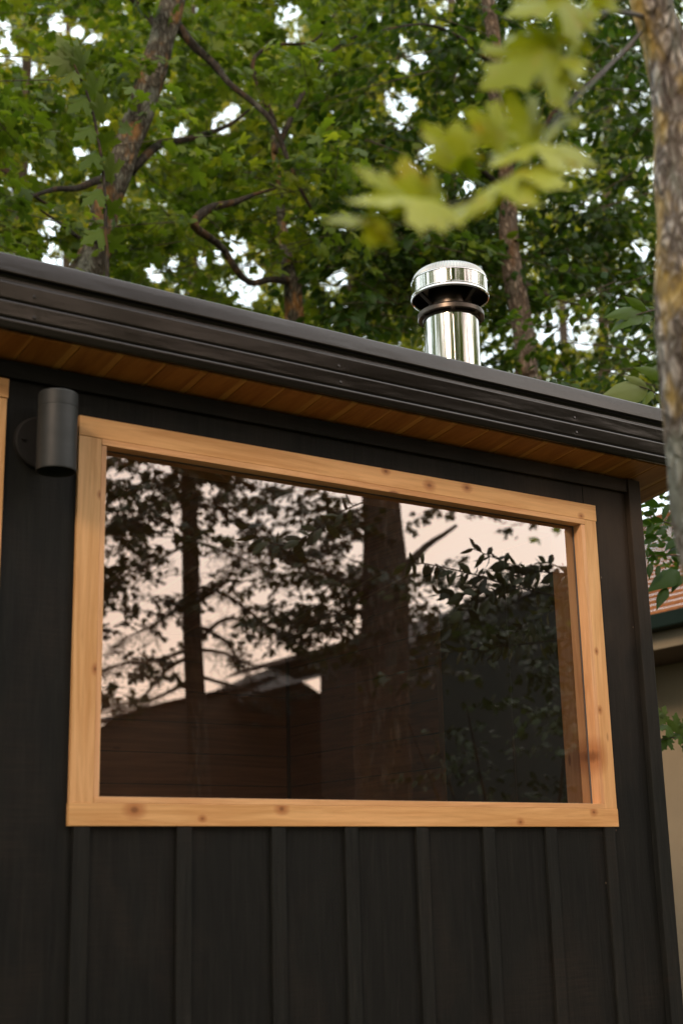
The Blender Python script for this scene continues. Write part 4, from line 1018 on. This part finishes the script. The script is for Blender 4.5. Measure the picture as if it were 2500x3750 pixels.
gable('gabled_house', 'low gabled house mirrored as a dark shape at the lower left of the window', [(120,2740),(300,2675),(430,2625),(640,2560),(860,2520),(985,2476),(1090,2484),(1160,2530),(1230,2575),(1500,2560),(1800,2600)], 17, 8, dk, dr)
gable('shingled_house', 'dark roofed house mirrored behind the leaf sprays at the right of the window', [(1330,2440),(1560,2330),(1690,2270),(1836,2213),(1990,2150),(2110,2110),(2260,2190),(2450,2300)], 13, 7, plain('green_black_siding', (.020, .022, .016), .8), plain('black_shingles', (.022, .02, .018), .85))

# trees around the clearing: they shade the place and show as stripes in the polished chimney
def crown_ws(c, rad, n, leaves=36, size=.22):
    Ps = []; As = []; Ns = []; Ss = []; Ts = []
    for _ in range(n):
        u = nrg.normal(0, 1, 3); u /= np.linalg.norm(u); p = np.array(c)+u*np.array(rad)*nrg.random()**.4
        az = nrg.uniform(0, 6.28); d = np.array([math.cos(az), math.sin(az), nrg.uniform(-.3, .1)]); Lx = nrg.uniform(.8, 1.8)
        pos = p+np.outer(nrg.random(leaves)*Lx, d)+nrg.normal(0, .22, (leaves, 3))
        Ps.append(pos); As.append(d[None]+nrg.normal(0, .7, (leaves, 3))); Ns.append(np.array([0, 0, 1.0])[None]+nrg.normal(0, .6, (leaves, 3)))
        Ss.append(size*nrg.uniform(.6, 1.3, leaves)); Ts.append(np.clip(nrg.normal(.5, .2, leaves), 0, 1))
    return tuple(np.concatenate(x) for x in (Ps, As, Ns, Ss, Ts))+([],)
ring = [(-3.5, -9.5, 11, (3.2, 3.0, 4.5), 'tall maple standing in front of the cabin, mirrored in the left of the chimney'),
        (-8.5, -4.0, 9, (3.0, 3.4, 4.5), 'maple to the left of the clearing, mirrored at the edge of the chimney'),
        (1.0, -14.5, 12, (3.0, 3.0, 5.0), 'dark tree far in front of the cabin, mirrored as a green band in the chimney'),
        (15.5, -6.0, 10, (3.0, 3.2, 5.0), 'leafy tree right of the clearing, mirrored at the right of the chimney'),
        (-1.2, -10.5, 13, (2.6, 2.6, 5.0), 'narrow maple behind the photographer, mirrored near the middle of the chimney'),
        (12.5, -1.5, 9, (2.4, 2.4, 4.2), 'leafy tree beside the neighbouring house, mirrored on the right of the rain cap'),         (-8.0, 1.8, 10, (2.6, 3.0, 5.0), 'leafy tree left of the cabin, mirrored on the left flank of the chimney'), (-6.5, 7.0, 11, (3.0, 3.0, 5.0), 'broad tree behind the cabin at left, mirrored at the rim of the rain cap'),
        (3.6, -12.5, 12, (1.9, 2.4, 5.0), 'slender tree across the clearing, mirrored right of the middle of the chimney'),
        (-6.0, -13.0, 12, (3.0, 3.0, 5.0), 'slim tree beyond the clearing, mirrored as a stripe in the chimney')]
for (x, y, h, rad, lab) in ring:
    t = tag(empty('broadleaf_tree', (x, y, 0)), lab, 'tree', 'trees around the clearing')
    b = MB(); b.tube([(Vector((x, y, -.1)), .26), (Vector((x+.1, y, 2)), .20), (Vector((x-.1, y+.1, h*.6)), .15), (Vector((x, y, h)), .05)], 14, .08, 4, .3); b.build('trunk', M['bark_d'], t, smooth=True)
    for k in range(5):
        a = k*1.3+x; z0 = h*(.35+.1*k)
        b = MB(); b.tube([(Vector((x, y, z0)), .07), (Vector((x+1.2*math.cos(a), y+1.2*math.sin(a), z0+.8)), .045), (Vector((x+2.4*math.cos(a), y+2.4*math.sin(a), z0+1.3)), .015)], 7); b.build('branch', M['bark_d'], t)
    foliage('crown', M['maple'], t, MAPLE_LO, [crown_ws((x, y, h*.62), (rad[0]*1.1, rad[1]*1.1, rad[2]), 190)], False)
gable('wooden_shed', 'small dark shed mirrored behind the foot of the broad trunk in the window', [(1190,2385),(1250,2350),(1345,2325),(1480,2390)], 12, 3, plain('dark_shed_boards', (.042, .026, .017), .8), dr)
